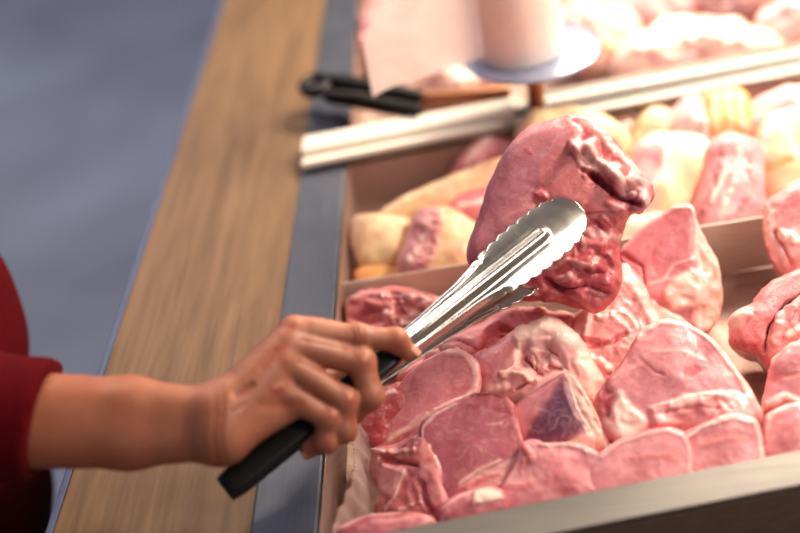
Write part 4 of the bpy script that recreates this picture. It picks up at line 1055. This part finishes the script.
# ------------------------------------------------------------------ black-handled tongs resting on the cross rail
bt = empty('serving_tongs', at_z(330, 90, .026), 'black-handled tongs with a round end loop resting beside the cross rail, below the hanging film', 'tongs')
def tube(name, pts, rad, mat, parent=None, K=16, n=40, closed=False, flat=None):
    P = catmull(pts, n, closed); m = len(P)
    rr = np.interp(np.linspace(0, 1, m), np.linspace(0, 1, len(rad)), rad) if hasattr(rad, '__len__') else np.full(m, rad)
    V = []
    up = T_(0, 0, 1)
    for i in range(m):
        t = P[(i + 1) % m] - P[i - 1] if closed else P[min(i + 1, m - 1)] - P[max(i - 1, 0)]
        t = unit(t); u = unit(np.cross(up, t)) if abs(t[2]) < .95 else unit(np.cross(T_(1, 0, 0), t)); v = np.cross(t, u)
        for k in range(K):
            a = 2 * math.pi * k / K
            V.append(P[i] + rr[i] * (math.cos(a) * u * (flat or 1) + math.sin(a) * v))
    Fc = grid_faces(m, K, wrap_n=closed, wrap_m=True)
    if not closed: Fc += [tuple(range(K)), tuple(range(len(V) - K, len(V)))]
    o = mesh_obj(name, V, Fc, mat, parent); fix_normals(o); return o
rc = at_z(316, 85, .030)
ringp = [rc + T_(.0135 * math.cos(a), .0185 * math.sin(a), 0) for a in np.linspace(0, 2 * math.pi, 12, endpoint=False)]
tube('end_loop', ringp, .0062, BLACK_GLOSS, bt, closed=True)
tube('handle', [at_z(328, 80, .031), at_z(352, 85, .030), at_z(385, 92, .028), at_z(422, 99, .024)], [.0075, .0105, .0105, .009], BLACK_GLOSS, bt)
tube('handle', [at_z(326, 96, .029), at_z(352, 99, .026), at_z(388, 106, .020), at_z(420, 112, .0205)], [.0075, .0095, .0095, .008], BLACK_GLOSS, bt)
tube('tong_arm', [at_z(418, 98, .024), at_z(460, 96, .022), at_z(510, 92, .020)], [.006, .0065, .007], STEEL_WARM, bt)
tube('tong_arm', [at_z(416, 104, .019), at_z(455, 99, .018), at_z(505, 95, .017)], [.0055, .006, .0065], STEEL_WARM, bt)

# ------------------------------------------------------------------ film roll on its stand
rx, ry = at_z(537, 107, .016)[:2]
dz = .078
def lathe(name, prof, cx_, cy_, mat, parent, K=64):
    V = [(cx_ + r * math.cos(2 * math.pi * k / K), cy_ + r * math.sin(2 * math.pi * k / K), z) for r, z in prof for k in range(K)]
    Fc = grid_faces(len(prof), K, wrap_m=True) + [tuple(range(K)), tuple(range(len(V) - K, len(V)))]
    o = mesh_obj(name, V, Fc, mat, parent); fix_normals(o); return bevel(o, .0006, 2, .6)
st = empty('roll_stand', (rx, ry, .0155), 'upright stand with a pale round disc carrying the roll of film', 'stand')
lathe('disc', [(.004, dz - .004), (.064, dz - .0035), (.068, dz - .001), (.068, dz + .0012), (.064, dz + .002), (.004, dz + .002)], rx, ry, PLATE, st)
lathe('post', [(.0085, .0152), (.0085, dz - .0045)], rx, ry, STEEL_WARM, st, 32)['label'] = 'copper toned post'
lathe('collar', [(.013, .0150), (.013, .018), (.009, .019)], rx, ry, STEEL, st, 32)
RR = .0425
roll_o = empty('film_roll', (rx - .011, ry, dz + .003), 'thick upright roll of frosted white plastic bags standing on the disc', 'roll')
lathe('rolled_film', [(.018, dz + .0028), (RR, dz + .0028), (RR, dz + .10), (RR - .0008, dz + .18), (RR, dz + .30), (.018, dz + .30)], rx - .011, ry, ROLLMAT, roll_o)
# loose end of the film, leaving the roll and sagging to the left
x0_, y0_ = rx - .011, ry
V = []; A = 30; B = 26
for i in range(A):
    s = i / (A - 1)
    for j in range(B):
        t = j / (B - 1)
        low = np.interp(s, [0, .25, .7, 1], [.010, .008, .004, -.002])
        zz = (dz + .004) + low + t * (.28 - low)
        off = s * (.104 - .22 * max(0, t - .22))
        wv = .006 * math.sin(s * 9 + t * 3) * s + .004 * math.sin(t * 11 + s * 4) * s
        V.append((x0_ - .034 - off - .010 * s, y0_ - RR * .62 + wv - .028 * s + (.008 if s == 0 else 0), zz))
sh_ = mesh_obj('loose_sheet', V, grid_faces(A, B), BAGFILM, roll_o); sh_['label'] = 'loose translucent sheet hanging off the roll'

# ------------------------------------------------------------------ torn plastic liner in the pan corner
V = []; A = 90; B = 16
top = catmull([(.0, 0), (.33, 0), (.66, 0), (1, 0)], A, False)
pts_top = [at_z(352, 420, -.004), at_z(349, 440, -.003), at_z(350, 462, -.003), at_z(347, 480, -.003), at_z(338, 500, -.003), at_z(330, 520, -.003), at_z(326, 545, -.003)]
E_ = catmull(np.array(pts_top), A, False)
for i in range(A):
    s = i / (A - 1)
    zig = (abs(((i * .5) % 1) - .5) * 2) * .0022
    for j in range(B):
        t = j / (B - 1)
        p = E_[i].copy()
        p[0] = p[0] + .006 + t * .016 + .0016 * math.sin(i * .35 + t * 5) * t + zig * (1 - t) - .004
        p[2] = p[2] - .002 - t * .046 + .002 * math.sin(i * .5)
        p[0] = max(p[0], XS + .006)
        V.append(p)
ln = mesh_obj('plastic_liner', V, grid_faces(A, B), FILM, None); tag(ln, 'clear crinkled plastic liner with a zigzag torn edge in the near pan corner', 'liner')
# ------------------------------------------------------------------ light
def area(name, loc, tgt, size, power, col, sy=None):
    l = bpy.data.lights.new(name, 'AREA'); l.energy = power; l.color = col; l.size = size
    if sy: l.shape = 'RECTANGLE'; l.size_y = sy
    o = bpy.data.objects.new(name, l); COL.objects.link(o)
    o.location = loc
    o.rotation_euler = (Vector(tgt) - Vector(loc)).to_track_quat('-Z', 'Y').to_euler()
    return o
area('case_lamp', (.55, .72, .62), (.35, .2, 0), .9, 20, (1, .83, .64), .12)
area('case_lamp_side', (.75, .05, .75), (.15, -.05, 0),   .35, 8, (1, .84, .68), .12)
area('warm_overhead_fill', (-.6, .9, 2.0), (0, 0, 0), .5, 13, (1, .84, .66), .5)  # added unseen warm fill, gives the steel a gentle reflection
area('cool_floor_fill', (-1.6, 2.6, 1.6), (-1.2, 1.8, -.9), 1.5, 17, (.9, .93, 1), 1.5)  # added unseen cool light that brightens the floor
area('front_fill', (.95, -.75, 1.0), (.25, -.05, 0), .5, 6.5, (1, .90, .80), .5)  # added unseen fill for surfaces that face the viewer
w = bpy.data.worlds.new('world'); scene.world = w; w.use_nodes = True
bg = w.node_tree.nodes['Background']
tc = w.node_tree.nodes.new('ShaderNodeTexCoord'); sp = w.node_tree.nodes.new('ShaderNodeSeparateXYZ')
rp = w.node_tree.nodes.new('ShaderNodeValToRGB')
mr = w.node_tree.nodes.new('ShaderNodeMapRange'); mr.inputs[1].default_value = -1; mr.inputs[2].default_value = 1
w.node_tree.links.new(tc.outputs['Generated'], sp.inputs[0]); w.node_tree.links.new(sp.outputs[0], mr.inputs[0]); w.node_tree.links.new(mr.outputs[0], rp.inputs[0])
e = rp.color_ramp.elements
e[0].position = .1; e[0].color = (.22, .27, .40, 1); e[1].position = .75; e[1].color = (.34, .27, .22, 1)
w.node_tree.links.new(rp.outputs[0], bg.inputs[0]); bg.inputs[1].default_value = .55
scene.view_settings.view_transform = 'Standard'
scene.view_settings.look = 'Medium High Contrast'
scene.view_settings.exposure = 0
